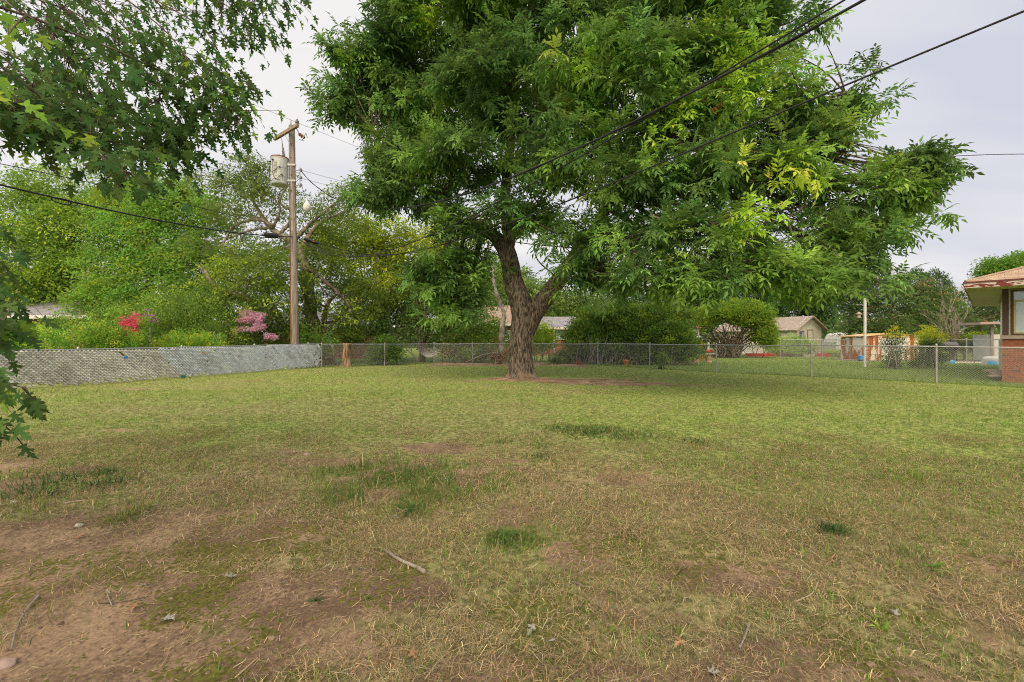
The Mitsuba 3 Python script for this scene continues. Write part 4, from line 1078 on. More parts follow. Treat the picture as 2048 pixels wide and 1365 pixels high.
def along(c, px):
    k = np.argmin(np.abs(CX + F * c[:, 0] / c[:, 1] - px))
    return c[k], unit(c[min(k + 1, len(c) - 1)] - c[max(k - 1, 0)])
def splice(name, label, c, px, L, r, ribs, dz=0.0):
    p, d = along(c, px)
    k = thing(name, label, 'splice case')
    o = p + np.array([0, -.03, dz])
    ts = np.linspace(-.5, .5, 2 * ribs + 1)
    rr = np.array([r * (1.0 if i % 2 else .86) for i in range(len(ts))])
    put('shell', tube(o + d * (ts * L)[:, None], rr, 14), 'mat_black', k, smooth=30)
    for s in (-.5, .5):
        put('end_clamp', tube([o + d * L * s, o + d * L * (s * 1.22)], [r * .5, r * .35], 10), 'mat_cable', k, smooth=30)
    return k, o, d
splice('splice_case', 'ribbed black splice case on the cable left of the pole', c1, 541, 0.62, .125, 7, 0.02)
k, o, d = splice('splice_case', 'long black splice case with red label right of the pole', c9, 628, 0.80, .085, 2, 0.0)
put('label_plate', MB().box((-.11, -.094, -.02), (.11, -.088, .02), np.array([d, unit(np.cross([0, 0, 1], d)), [0, 0, 1.0]]), o), 'mat_orange', k)
# the slack loops tied on the thick cable
k = thing('cable_loop', 'black slack loops of cable tied under the thick cable at left', 'cable loop')
p, d = along(c1, 120)
a = np.linspace(0, 2 * np.pi, 26)
for s, w, hh in ((-.03, .30, .075), (.05, .24, .06)):
    put('loop', tube(p + d * s + np.cos(a)[:, None] * d * w + np.sin(a)[:, None] * np.array([.25, -.25, 1]) * hh - [0, 0, .055], .012, 6, cap=False), 'mat_cable', k, smooth=True)
for s in (-.14, .02, .15):
    put('tie', tube(p + d * s + np.stack([0 * a, .035 * np.cos(a), .085 * np.sin(a) - .05], -1), .008, 5, cap=False), 'mat_black', k, smooth=True)
# ---------------------------------------------------------------- trees beyond the fences
def tp(*a):
    return [(P(px, py, d) if py is not None else G(px, d, -0.1), r) for px, py, d, r in a]
YG, MG, DG, OL = (0.140, 0.205, 0.036), (0.075, 0.125, 0.026), (0.040, 0.078, 0.024), (0.105, 0.125, 0.038)
NEWL = (0.24, 0.30, 0.035)

tree('shade_tree', 'broad yellow green tree at the far left behind the hedge', 'tree',
     [(40, 430, 90, 70, 27), (150, 395, 95, 60, 28), (60, 520, 90, 70, 27), (190, 470, 110, 80, 27), (150, 560, 90, 50, 27), (265, 400, 60, 44, 28), (20, 600, 80, 45, 26.5)],
     tp((130, None, 27.5, .26), (135, 620, 27.5, .22), (140, 540, 27.5, .17), (150, 440, 27.5, .07)), 51, (0.17, 0.075), YG, 1.75, 36, 0.6, young=NEWL, youngfrac=.12, twigs=60)
tree('shade_tree', 'dense bright green tree left of the leaning gray limb', 'tree',
     [(300, 470, 100, 80, 26), (380, 430, 80, 60, 26.5), (330, 385, 70, 40, 27), (290, 570, 110, 70, 25.5), (390, 530, 70, 60, 25.5), (220, 600, 80, 40, 25), (340, 620, 80, 36, 25)],
     tp((300, None, 26, .3), (298, 640, 26, .24), (300, 560, 26, .2), (320, 440, 26, .08)), 52, (0.16, 0.08), (0.108, 0.176, 0.035), 1.9, 36, 0.55, young=NEWL, youngfrac=.10, twigs=70)
tree('tall_tree', 'tall open tree with pale forking limbs right behind the utility pole', 'tree',
     [(500, 350, 50, 34, 25), (455, 372, 44, 38, 25.5), (540, 385, 60, 45, 25), (470, 430, 60, 40, 25), (640, 440, 70, 46, 26), (690, 395, 44, 40, 26.5), (600, 500, 50, 30, 25.5), (420, 500, 60, 50, 24.8), (520, 330, 30, 20, 25), (545, 500, 44, 26, 25), (395, 350, 26, 22, 26)],
     tp((625, None, 25, .34), (620, 600, 25, .30), (598, 500, 25, .25), (540, 455, 25, .15), (505, 400, 25, .06)), 53, (0.15, 0.062), (0.110, 0.168, 0.044), 1.4, 32, 0.5, bark='mat_gray_bark', twigs=90, lo=.35,
     extra_limbs=(([P(545, 455, 24.8), P(520, 440, 24.6), P(470, 452, 24.6), P(440, 500, 24.4)], .11, .04), ([P(560, 468, 24.9), P(590, 430, 25.2), P(560, 405, 25), P(575, 370, 25)], .10, .04),
                  ([P(600, 500, 25), P(625, 462, 25.2), P(650, 440, 25.5), P(700, 420, 26)], .14, .05), ([P(545, 458, 24.9), P(560, 420, 24.8), P(548, 395, 24.8)], .09, .03)))
tree('leaning_tree', 'low leaning tree with a smooth bare gray limb curving left', 'tree',
     [(500, 560, 90, 50, 22.8), (560, 540, 60, 50, 23), (450, 590, 50, 40, 23), (540, 610, 60, 30, 22.6), (500, 510, 60, 26, 23.2)],
     tp((565, None, 23.2, .22), (560, 640, 23.2, .20), (520, 612, 23, .17), (470, 592, 22.8, .13)), 54, (0.15, 0.06), (0.095, 0.150, 0.030), 1.9, 34, 0.5, bark='mat_gray_bark', young=NEWL, youngfrac=.1,
     extra_limbs=(([P(520, 612, 23), P(470, 590, 22.6), P(430, 575, 22.4), P(412, 548, 22.3), P(402, 535, 22.3)], .16, .10),))
tree('arching_tree', 'dark stemmed tree with a long limb arching over to the right of the pole', 'tree',
     [(640, 530, 60, 40, 25.5), (620, 600, 50, 30, 25), (700, 640, 46, 36, 25), (730, 600, 40, 40, 25.5), (660, 560, 50, 30, 26), (600, 650, 34, 22, 23.8)],
     tp((655, None, 25, .20), (648, 650, 25, .15), (655, 610, 25, .12), (672, 590, 25, .06)), 55, (0.15, 0.06), (0.085, 0.130, 0.028), 1.6, 32, 0.45, young=NEWL, youngfrac=.1,
     extra_limbs=(([G(668, 25, 0), P(640, 655, 25), P(610, 590, 24.6), P(600, 552, 24.6)], .16, .11), ([P(598, 556, 24.6), P(618, 540, 24.5), P(655, 568, 24.4), P(690, 600, 24.4), P(705, 625, 24.4)], .12, .045),
                  ([P(625, 548, 24.5), P(640, 572, 24.4), P(656, 590, 24.4)], .06, .02), ([G(640, 25, 0), P(655, 662, 25), P(690, 625, 25), P(700, 600, 25)], .12, .05)))
tree('shade_tree', 'bright yellow green tree right of the pole under the sagging cables', 'tree',
     [(700, 470, 70, 46, 30), (780, 470, 60, 44, 30), (740, 530, 80, 46, 29.5), (840, 520, 60, 50, 30), (660, 490, 50, 36, 30), (800, 580, 80, 50, 29), (720, 590, 60, 36, 29), (900, 480, 60, 60, 32)],
     tp((770, None, 30, .25), (765, 600, 30, .2), (760, 500, 30, .1)), 56, (0.19, 0.08), (0.140, 0.190, 0.026), 1.5, 36, 0.62, young=(0.28, 0.33, 0.03), youngfrac=.22, twigs=50)
tree('brushy_tree', 'tangled low trees with dead twigs behind the hammock', 'tree',
     [(740, 640, 50, 40, 28), (800, 650, 60, 40, 28), (860, 640, 60, 50, 28.5), (920, 650, 50, 40, 28.5), (830, 600, 70, 40, 29), (960, 590, 50, 60, 31), (700, 665, 36, 26, 27)],
     tp((845, None, 28.5, .16), (850, 650, 28.5, .12), (840, 610, 28.5, .06)), 57, (0.16, 0.07), (0.085, 0.140, 0.032), 1.6, 34, 0.5, twigs=60)
# bare twigs of that thicket
def dead_twigs(name, label, base, tips, seed, r=.02, m='mat_dead', cat='dead shrub'):
    rg = np.random.default_rng(seed)
    k = thing(name, label, cat)
    for t in tips:
        q = limb_path(base, t, rg, .18, .1, 7)
        tw = MB(); tw.tube(q, np.linspace(r, r * .3, 7), 5)
        for _ in range(9):
            s = q[rg.integers(2, 7)]
            e = s + (np.asarray(t) - base) * rg.uniform(.2, .45) + rg.normal(0, .22 * np.linalg.norm(np.asarray(t) - base), 3) * .8
            w = limb_path(s, e, rg, .2, .1, 5); tw.tube(w, np.linspace(r * .45, r * .15, 5), 4)
            for _ in range(2):
                s2 = w[rg.integers(1, 5)]
                tw.tube(limb_path(s2, s2 + (e - s) * .5 + rg.normal(0, .12, 3), rg, .2, .1, 4), np.linspace(r * .25, r * .1, 4), 3)
        put('branch', tw, m, k, smooth=True)
dead_twigs('dead_shrub', 'tangle of bare gray twigs behind the hammock', G(838, 27.6), [P(820, 640, 27.5), P(790, 660, 27.6), P(850, 640, 27.5), P(775, 610, 27.8), P(870, 660, 27.3), P(835, 665, 27.2)], 3, .03)
dead_twigs('dead_shrub', 'round bare gray shrub left of the mounded bush by the brick house', G(1906, 31), [P(1890, 640, 31), P(1900, 625, 31), P(1915, 625, 31), P(1928, 640, 31), P(1880, 650, 31), P(1920, 650, 31)], 4, .045)
# pale dead trunk
dk = thing('dead_tree', 'bleached barkless dead tree trunk just left of the great pecan trunk', 'tree')
q = spline([G(1003, 28, -.1), P(1003, 690, 28), P(1005, 650, 28), P(1008, 628, 28), P(998, 600, 28), P(988, 570, 28), P(985, 530, 28), P(975, 490, 28)], 30)
put('trunk', ridged(q, np.interp(np.linspace(0, 1, len(q)), [0, .3, 1], [.21, .15, .06]), 18, 14), 'mat_pale_wood', dk, smooth=True)
for pts, r in (([P(1008, 630, 28), P(1014, 618, 28), P(1016, 600, 28)], .05), ([P(997, 598, 28), P(975, 580, 28), P(950, 575, 28)], .03), ([P(985, 545, 28), P(968, 540, 28)], .025)):
    put('limb', tube(spline(pts, 6), np.linspace(r, r * .4, 6 if len(spline(pts, 6)) == 6 else len(spline(pts, 6))), 7), 'mat_pale_wood', dk, smooth=True)
tree('background_tree', 'soft green tree between the pecan trunk and the gray roof', 'tree', [(1085, 600, 46, 40, 58), (1140, 615, 50, 34, 60), (1030, 580, 50, 50, 60), (1190, 600, 50, 40, 60), (990, 560, 50, 60, 52), (940, 570, 40, 60, 52)],
     tp((1100, None, 60, .3), (1095, 610, 60, .15)), 58, (0.30, 0.15), (0.105, 0.155, 0.040), .75, 34, 0.9, twigs=10)
tree('background_tree', 'yellow green trees glimpsed under the maple beyond the gray roof', 'tree', [(70, 575, 60, 34, 40), (140, 580, 60, 30, 41), (0, 590, 50, 30, 40)],
     tp((80, None, 41, .3), (80, 600, 41, .15)), 59, (0.24, 0.12), (0.17, 0.19, 0.045), .9, 34, 0.8, twigs=10)
tree('background_tree', 'dark trees closing the view behind the cream house', 'tree', [(1480, 590, 80, 50, 52), (1560, 590, 60, 50, 54), (1630, 600, 60, 46, 54), (1400, 600, 70, 50, 52), (1320, 610, 80, 50, 50)],
     tp((1480, None, 52, .3), (1480, 610, 52, .15)), 60, (0.28, 0.13), (0.045, 0.075, 0.025), .8, 34, 0.9, twigs=14)
# mimosas on the right: flat sprays with buff and rosy seed heads
def mimosa(label, lobes, trunk, seed, base, bloom):
    k, ctr, out, rg = tree('mimosa_tree', label, 'tree', lobes, trunk, seed, (0.20, 0.085), base, 0.9, 30, 0.62, flat=0.22, droop=.22, lo=.4, twigs=60, var=.25, bark='mat_gray_bark')
    up = np.where((out[:, 2] > -0.1) & (rg.uniform(0, 1, len(out)) < bloom))[0]
    f = MB()
    f.add(*leaf_clumps(rg, ctr[up] + [0, 0, .16], out[up], 14, 0.42, 0.13, 0.07, (0.24, 0.165, 0.105), 0.3, .2, var=.16, hue=.12))
    put('seed_heads', f, 'mat_leaf_soft', k, label='buff and rosy seed heads on top of the sprays', kind='stuff')
mimosa('mimosa tree with buff seed heads behind the tall white post', [(1722, 600, 46, 36, 37), (1740, 590, 60, 40, 37), (1738, 640, 46, 34, 36), (1790, 600, 60, 36, 37), (1718, 655, 34, 24, 36), (1760, 560, 50, 18, 38)],
       tp((1700, None, 37, .22), (1702, 640, 37, .16), (1715, 600, 37, .08)), 61, (0.058, 0.095, 0.032), .5)
mimosa('mimosa tree with rosy seed heads right of the rusty shed', [(1830, 610, 60, 36, 36), (1880, 620, 50, 40, 36), (1830, 650, 60, 26, 35), (1840, 580, 50, 22, 37), (1780, 655, 50, 24, 34.5)],
       tp((1845, None, 36, .22), (1842, 650, 36, .16), (1850, 600, 36, .08)), 62, (0.070, 0.115, 0.034), .38)
mimosa('mimosa tree behind the small white building at far right', [(1950, 610, 50, 40, 38), (1990, 630, 44, 40, 37), (1930, 650, 50, 26, 36), (2030, 610, 50, 46, 38)],
       tp((1960, None, 38, .2), (1960, 640, 38, .15), (1965, 600, 38, .08)), 63, (0.066, 0.098, 0.036), .35)
tree('pointed_tree', 'feathery pointed tree rising above the mimosas', 'tree', [(1866, 575, 14, 26, 41), (1850, 590, 20, 20, 41), (1885, 590, 20, 18, 41), (1868, 610, 30, 22, 41), (1835, 560, 9, 16, 41)],
     tp((1868, None, 41, .2), (1868, 560, 41, .04)), 64, (0.20, 0.06), (0.050, 0.085, 0.040), 2.6, 26, 0.5, upright=.6, droop=.1, twigs=14)
tree('background_tree', 'bright green treetop above the brick house roof', 'tree', [(2000, 535, 40, 18, 46), (2040, 525, 40, 22, 46), (1975, 545, 20, 10, 46), (2075, 535, 40, 26, 46)],
     tp((2020, None, 46, .25), (2020, 560, 46, .15)), 65, (0.22, 0.10), (0.085, 0.155, 0.024), 1.5, 34, 0.6, twigs=14)
# what closes the horizon far behind everything
rw = np.random.default_rng(70)
far = MB()
xs_ = np.concatenate([np.linspace(-130, 130, 44)])
lob = [(np.array([x + rw.uniform(-2, 2), 95 + rw.uniform(-8, 12) - 0.25 * abs(x), 3.0]), np.array([5.5, 4, rw.uniform(3.5, 5.5)])) for x in xs_]
ct, ou = shell_points(rw, lob, .20, .6)
far.add(*leaf_clumps(rw, ct, ou, 22, 1.5, .95, .6, (0.075, 0.115, 0.036), var=.25))
put('distant_woods', far, 'mat_leaf_soft', label='far-off treeline closing the horizon', kind='stuff')

# ---------------------------------------------------------------- hedges and bushes
def bush(name, label, cat, lobes, seed, leaf, base, dens, per, rad, group=None, young=None, youngfrac=0, upright=0.0, flat=.7, droop=.15, stems=6, blooms=(), lo=.55, var=.2, leafm='mat_leaf_soft'):
    rg = np.random.default_rng(seed)
    k = thing(name, label, cat, group)
    lob = lobes3(lobes)
    c, o = shell_points(rg, lob, dens * 1.7, lo)
    ok = c[:, 2] > .06
    c, o = c[ok], o[ok]
    st = MB()
    for cc, r in lob[:5]:
        b = np.array([cc[0], cc[1], 0.0])
        for j in range(max(2, stems // len(lob))):
            e = cc + rg.normal(0, .45, 3) * r
            e[2] = max(e[2], .3)
            st.tube(limb_path(b + rg.normal(0, .12, 3) * [1, 1, 0], e, rg, .15, .15, 6), np.linspace(.03, .008, 6), 5)
    put('stems', st, 'mat_bark', k, smooth=True)
    foliage(rg, f'{k}__foliage', c, o, per, rad, leaf[0], leaf[1] * 1.15, base, flat, droop, upright, var, .10, young, youngfrac, leafm)
    for px, py, d, rx, ry, colr, cnt in blooms:
        fl = MB()
        cc = P(px, py, d); kx = d / F
        pts = cc + rg.normal(0, .5, (cnt, 3)) * np.array([rx * kx, rx * kx * .6, ry * kx])
        fl.add(*leaf_clumps(rg, pts, np.tile([[0, -.5, .8]], (cnt, 1)), 26, .10, .055, .05, colr, .8, 0, 0, .14, .08))
        put('flowers', fl, 'mat_leaf_soft', k, label='crinkled blossom heads', kind='stuff')
    return k
HG = (0.095, 0.180, 0.030); HY = (0.24, 0.31, 0.042)
bush('hedge', 'clipped yellow tipped hedge at far left behind the slat fence', 'hedge', [(-40, 682, 60, 38, 13.5), (20, 680, 60, 34, 14.2), (78, 684, 40, 30, 15.0)], 80, (.07, .03), HG, 14, 26, .2, young=HY, youngfrac=.35, upright=.35)
bush('hedge', 'yellow tipped hedge below the red blossoms', 'hedge', [(170, 690, 50, 32, 16.5), (225, 688, 50, 34, 17.2), (265, 692, 30, 26, 17.8), (205, 670, 26, 20, 16.8)], 81, (.07, .03), HG, 13, 26, .2, young=HY, youngfrac=.35, upright=.45)
bush('hedge', 'yellow tipped hedge below the big shrub bank', 'hedge', [(360, 694, 40, 22, 19.3), (410, 693, 40, 24, 20)], 82, (.08, .032), HG, 13, 26, .2, young=HY, youngfrac=.45, upright=.5)
bush('crape_myrtle', 'crape myrtle with a cluster of crimson blossom', 'shrub', [(240, 645, 36, 34, 19), (205, 660, 30, 30, 19), (270, 665, 30, 30, 19), (230, 630, 24, 20, 19.2), (158, 664, 40, 28, 20), (118, 668, 30, 24, 19.5)], 83, (.09, .04), (0.108, 0.178, 0.034), 5.5, 28, .3, young=HY, youngfrac=.2, upright=.4,
     blooms=((257, 648, 18.0, 18, 16, (0.34, 0.075, 0.105), 50), (252, 664, 17.8, 22, 14, (0.36, 0.08, 0.105), 40)))
bush('shrub', 'broad bank of upright green shrubs with scattered violet blossom', 'shrub', [(330, 655, 50, 40, 21), (390, 640, 60, 48, 21.3), (440, 650, 50, 48, 21.5), (360, 625, 50, 30, 21.5), (420, 610, 44, 26, 21.8), (300, 670, 36, 30, 20.5), (465, 675, 30, 30, 21.5)], 84, (.10, .04), (0.088, 0.152, 0.036), 5.0, 28, .34, young=(0.18, 0.25, .045), youngfrac=.16, upright=.5,
     blooms=((298, 632, 19.9, 7, 9, (0.26, 0.11, 0.26), 7), (305, 641, 19.9, 5, 5, (0.26, 0.11, 0.26), 4)))
bush('crape_myrtle', 'crape myrtle covered in pink blossom left of the pole', 'shrub', [(505, 655, 34, 30, 22.6), (545, 665, 40, 30, 22.8), (520, 685, 50, 24, 22.6), (570, 680, 30, 24, 23)], 85, (.10, .042), (0.062, 0.105, 0.026), 5.0, 28, .3, upright=.3,
     blooms=tuple((px, py, 21.5 - .1 * (i % 3), 6 + i % 4, 4 + i % 3, (0.42, 0.245, 0.325), 8) for i, (px, py) in enumerate(((488, 630), (497, 627), (506, 633), (515, 629), (524, 633), (492, 640), (502, 642), (480, 641), (519, 642), (514, 651), (510, 658), (502, 661), (484, 661), (476, 664), (523, 654), (548, 676), (535, 673)))))
bush('shrub', 'light green leafy bush just right of the pole foot', 'shrub', [(620, 680, 30, 26, 23.2), (650, 690, 26, 20, 23.4), (606, 695, 22, 18, 23)], 86, (.12, .05), (0.10, 0.165, 0.030), 5, 26, .3, upright=.2, droop=.3)
bush('vine_bush', 'round leafy vine mound climbing the back fence', 'bush', [(768, 690, 24, 18, 24.9), (760, 705, 20, 18, 24.8), (785, 705, 20, 14, 25), (750, 718, 16, 10, 24.7)], 87, (.11, .07), (0.080, 0.140, 0.024), 8, 26, .25)
bush('shrub', 'leafy bushes along the fence left of the dead trunk', 'shrub', [(935, 680, 30, 26, 28.3), (970, 690, 30, 26, 28), (905, 700, 24, 18, 27.9), (950, 712, 40, 14, 27.8), (985, 665, 30, 26, 28.8), (1025, 690, 20, 18, 28.4)], 88, (.13, .07), (0.085, 0.145, 0.026), 5.0, 28, .36, young=(.19, .25, .03), youngfrac=.15)
bush('shrub', 'yellow green bush right of the pecan trunk', 'shrub', [(1085, 670, 26, 24, 28.4), (1075, 690, 22, 18, 28), (1100, 685, 14, 16, 28.2)], 89, (.11, .06), (0.12, 0.19, 0.026), 7, 28, .3, young=(.26, .30, .03), youngfrac=.25)
bush('weeds', 'pale leafy weeds growing along the fence right of the pecan trunk', 'weeds', [(1125, 715, 24, 14, 26.9), (1150, 718, 20, 11, 26.4), (1165, 712, 20, 13, 26.8), (1180, 722, 14, 9, 26), (1105, 722, 14, 8, 26.6)], 90, (.10, .05), (0.105, 0.160, 0.055), 9, 22, .2, lo=.2)
JN = (0.070, 0.125, 0.026); JY = (0.135, 0.195, 0.028)
kj = bush('juniper_bush', 'big sprawling evergreen shrub mass behind the right-hand fence', 'shrub', [(1195, 660, 50, 40, 27.2), (1165, 690, 40, 34, 26.6), (1270, 660, 56, 44, 26.2), (1330, 680, 54, 40, 25.2), (1300, 640, 60, 30, 26.6), (1240, 640, 50, 30, 27), (1370, 700, 30, 26, 25), (1345, 640, 40, 26, 26.2), (1235, 702, 50, 24, 26.2), (1300, 708, 44, 22, 25.4)], 91, (.13, .05), JN, 9.5, 34, .32, young=JY, youngfrac=.30, upright=.25, var=.26, stems=24)
tw = MB(); rg = np.random.default_rng(5)
for px in np.linspace(1150, 1380, 90):
    b = G(px, 25.4 - (px - 1150) * .004 + rg.normal(0, .3), 0)
    tw.tube(limb_path(b, b + [rg.normal(0, .5), rg.normal(-.1, .3), rg.uniform(.6, 1.7)], rg, .2, .1, 6), np.linspace(.022, .006, 6), 4)
put('dead_twigs', tw, 'mat_dead', kj, smooth=True, label='bare gray twigs under the evergreen foliage', kind='stuff')
kj = bush('juniper_bush', 'umbrella shaped juniper with bare dark branches beneath, left of the cream house', 'shrub', [(1505, 636, 36, 20, 35), (1527, 664, 17, 24, 34.6), (1440, 628, 46, 15, 35.5), (1400, 640, 30, 18, 35.5), (1470, 618, 50, 15, 36), (1388, 656, 12, 14, 34.8), (1537, 686, 9, 10, 34.6)], 92, (.17, .075), JY, 8.5, 34, .34, young=(.20, .25, .03), youngfrac=.25, lo=.62, stems=2, upright=.15)
tw = MB()
for i in range(70):
    b = G(rg.uniform(1440, 1480), 35.5 + rg.normal(0, .4), .1)
    e = P(rg.uniform(1385, 1535), rg.uniform(640, 680), 35 + rg.normal(0, .9))
    tw.tube(limb_path(b, e, rg, .18, .35, 8), np.linspace(.06, .012, 8), 4)
    e2 = b + (e - b) * .6
    tw.tube(limb_path(e2, e2 + rg.normal(0, .8, 3) - [0, 0, .3], rg, .2, 0, 5), np.linspace(.02, .006, 5), 3)
put('bare_branches', tw, 'mat_bark', kj, smooth=True, kind='stuff')
bush('garden_plants', 'pale leafy garden plants in the bed before the cream house', 'plants', [(1560, 694, 24, 12, 38.6), (1590, 690, 22, 16, 38.6), (1612, 696, 18, 12, 38.4), (1575, 705, 30, 8, 38.2)], 93, (.16, .07), (0.17, 0.23, 0.075), 5.5, 24, .35, upright=.3)
def stake_plant(label, lobes, top, seed, stakes):
    k = bush('trellised_plant', label, 'plant', lobes, seed, (.085, .028), (0.055, 0.095, 0.030), 10, 26, .22, lo=.15, upright=.25, stems=8, group=None)
    rg = np.random.default_rng(seed + 100)
    f = MB()
    lob = lobes3(top)
    c, o = shell_points(rg, lob, 14, .2)
    f.add(*leaf_clumps(rg, c, o, 20, .2, .085, .03, (0.27, 0.30, 0.03), .7, .1, .4))
    put('yellow_top', f, 'mat_leaf_soft', k, label='bright yellow feathery top growth', kind='stuff')
    for a, b in stakes:
        put('stake', tube([a, b], .016, 6), 'mat_gray_wood', k, smooth=True)
stake_plant('narrow staked bushy plant with yellow top in front of the rusty shed', [(1786, 700, 13, 22, 21.3), (1786, 722, 16, 16, 21.3), (1784, 732, 19, 8, 21.2), (1790, 680, 10, 14, 21.4)], [(1795, 665, 8, 9, 21.4), (1788, 672, 14, 5, 21.4)], 94,
            [(G(1775, 20.9), P(1787, 690, 21.1)), (G(1803, 21, 0), P(1792, 690, 21.2)), (G(1795, 20.6), P(1786, 685, 21.2))])
stake_plant('broad staked bushy plant with yellow top right of the rusty shed', [(1852, 705, 24, 22, 21.8), (1866, 715, 22, 18, 21.6), (1842, 725, 22, 12, 21.6), (1868, 695, 18, 16, 21.9), (1825, 731, 10, 5, 21.5)], [(1858, 672, 22, 10, 22), (1868, 680, 20, 9, 22), (1845, 683, 14, 10, 21.9), (1858, 662, 10, 6, 22)], 95,
            [(G(1845, 21.2), P(1852, 693, 21.5)), (G(1872, 21.1), P(1868, 690, 21.5)), (G(1884, 21.6), P(1880, 700, 21.8))])
bush('hedge', 'low dark hedge with pale tips behind the grill', 'hedge', [(1900, 684, 36, 12, 31.5), (1860, 688, 30, 10, 32), (1930, 690, 20, 8, 31.2)], 96, (.10, .05), (0.075, 0.115, .028), 7, 26, .3, young=(.3, .27, .08), youngfrac=.3)
bush('mounded_bush', 'mounded bright yellow green bush behind the far fence', 'shrub', [(1955, 678, 20, 12, 30.5), (1948, 684, 16, 8, 30.3), (1963, 684, 16, 8, 30.3)], 97, (.08, .04), (0.17, 0.23, 0.025), 11, 26, .22, lo=.75)
bush('hedge', 'dark green hedge below the mounded bush', 'hedge', [(1930, 696, 26, 8, 30.2), (1975, 692, 20, 12, 30.4), (1955, 697, 20, 7, 30)], 98, (.10, .05), (0.035, 0.065, .02), 8, 26, .3)
bush('sapling', 'leafy sapling growing through the wire of the right fence', 'sapling', [(1324, 715, 4, 10, 21.2), (1320, 728, 5, 6, 21.2), (1328, 722, 4, 5, 21.2)], 99, (.11, .05), (0.115, 0.175, .03), 14, 18, .13, lo=.1, stems=2)
# ---------------------------------------------------------------- buildings
def quad(mb, *p):
    return mb.add(np.array(p), [[0, 1, 2, 3]])
def slab(mb, poly, th, down=(0, 0, -1)):
    "a flat polygon given thickness"
    p = np.asarray(poly, float); n = len(p); d = np.asarray(down, float) * th
    v = np.vstack([p, p + d])
    f = [[0, i, i + 1] for i in range(1, n - 1)] + [[n, n + i + 1, n + i] for i in range(1, n - 1)]
    f += [x for i in range(n) for x in ([i, i + n, (i + 1) % n], [(i + 1) % n, i + n, (i + 1) % n + n])]
    return mb.add(v, f)

class Frame:
    "local coordinates: s along u, t along v (away), z up"
    def __init__(self, o, u):
        self.o = np.array([o[0], o[1], 0.0]); u = unit(np.array([u[0], u[1], 0.0]))
        v = np.array([-u[1], u[0], 0.0])
        if v[1] < 0: v = -v
        self.R = np.array([u, v, [0, 0, 1.0]])
    def __call__(self, s, t, z): return self.o + np.array([s, t, z]) @ self.R
    def box(self, s0, s1, t0, t1, z0, z1, mb=None):
        return (mb or MB()).box((s0, t0, z0), (s1, t1, z1), self.R, self.o)

from manifold3d import Manifold
def mcube(s0, s1, t0, t1, z0, z1):
    return Manifold.cube([s1 - s0, t1 - t0, z1 - z0]).translate([s0, t0, z0])
def put_m(name, m_, fr, matn, parent, **kw):
    mm = m_.to_mesh()
    return put(name, (mm.vert_properties[:, :3] @ fr.R + fr.o, mm.tri_verts), matn, parent, **kw)
def shell(s0, s1, t0, t1, z0, z1, holes, th=.14):
    "hollow body with real openings; holes: (s0, s1, t0, t1, z0, z1)"
    m_ = mcube(s0, s1, t0, t1, z0, z1) - mcube(s0 + th, s1 - th, t0 + th, t1 - th, z0 + th, z1 - th)
    for h in holes:
        m_ = m_ - mcube(*h)
    return m_
def window(fr, parent, s0, s1, z0, z1, t=0.0, frame='mat_white', blind=None, bars=(1, 1), name='window', fw=.06):
    "frame round a real opening, proud of the wall at t, glazing bars, glass; a drawn blind where there is one"
    w = put_m(name, mcube(s0 - fw, s1 + fw, t - .05, t + .03, z0 - fw, z1 + fw) - mcube(s0, s1, t - .06, t + .04, z0, z1), fr, frame, parent)
    for i in range(1, bars[0] + 1):
        x = s0 + (s1 - s0) * i / (bars[0] + 1)
        put('glazing_bar', fr.box(x - .014, x + .014, t - .035, t - .018, z0, z1), frame, w)
    for i in range(1, bars[1] + 1):
        z = z0 + (z1 - z0) * i / (bars[1] + 1)
        put('glazing_bar', fr.box(s0, s1, t - .038, t - .016, z - .016, z + .016), frame, w)
    put('glass', fr.box(s0, s1, t - .010, t - .007, z0, z1), 'mat_pane', w)
    if blind:
        put('blind', fr.box(s0, s1, t + .008, t + .016, z0, z1), blind, w)
    return w
scene['mat_pane'] = {'type': 'thindielectric', 'int_ior': 1.5}

# ---- the brick house at the right edge
hk = thing('brick_house', 'red brick house corner with brown shingled roof and peeling fascia at the right edge', 'house')
U = unit(np.array([.69, -.724])); WC = np.array([16.57, 15.38])
hf = Frame(WC, U)
rb = np.random.default_rng(77)
put('wall', hf.box(0.0, 11, 0.012, 9.0, -.4, 1.37), 'mat_mortar', hk)
wall_k = f'{hk}__wall'
course, bl = 0.0725, 0.205
for r in range(21):
    z0 = 1.365 - (r + 1) * course
    off = (r % 2) * (bl + .01) / 2
    s = 0.0
    edges = [0.0] + [off + i * (bl + .01) for i in range(1 if off == 0 else 0, 9) if off + i * (bl + .01) > .05]
    for a, b in zip(edges, edges[1:]):
        dark = rb.uniform() < .10
        put('brick', hf.box(a + .002, b - .01, -.006 - rb.uniform(0, .004), .02, z0, z0 + course - .011), 'mat_brick_dark' if dark else 'mat_brick', wall_k)
put('wall_face', hf.box(1.75, 11, 0.0, 0.011, -.4, 1.365), 'mat_far_brick', hk)
put('ledge', hf.box(-.05, 11, -.10, .06, 1.372, 1.49), 'mat_taupe', hk)
put('upper_wall', hf.box(.06, 11, .10, 9.0, 1.492, 3.04), 'mat_cream', hk)
put('corner_board', hf.box(0.0, .145, -.03, .098, 1.492, 3.045), 'mat_dark_trim', hk)
put('trim', hf.box(.15, .185, -.045, .098, 1.492, 3.045), 'mat_soffit', hk)
wk = put_m('window', mcube(.188, 2.12, -.012, .095, 1.494, 2.99) - mcube(.255, 2.06, -.02, .11, 1.545, 2.975), hf, 'mat_dark_trim', hk)
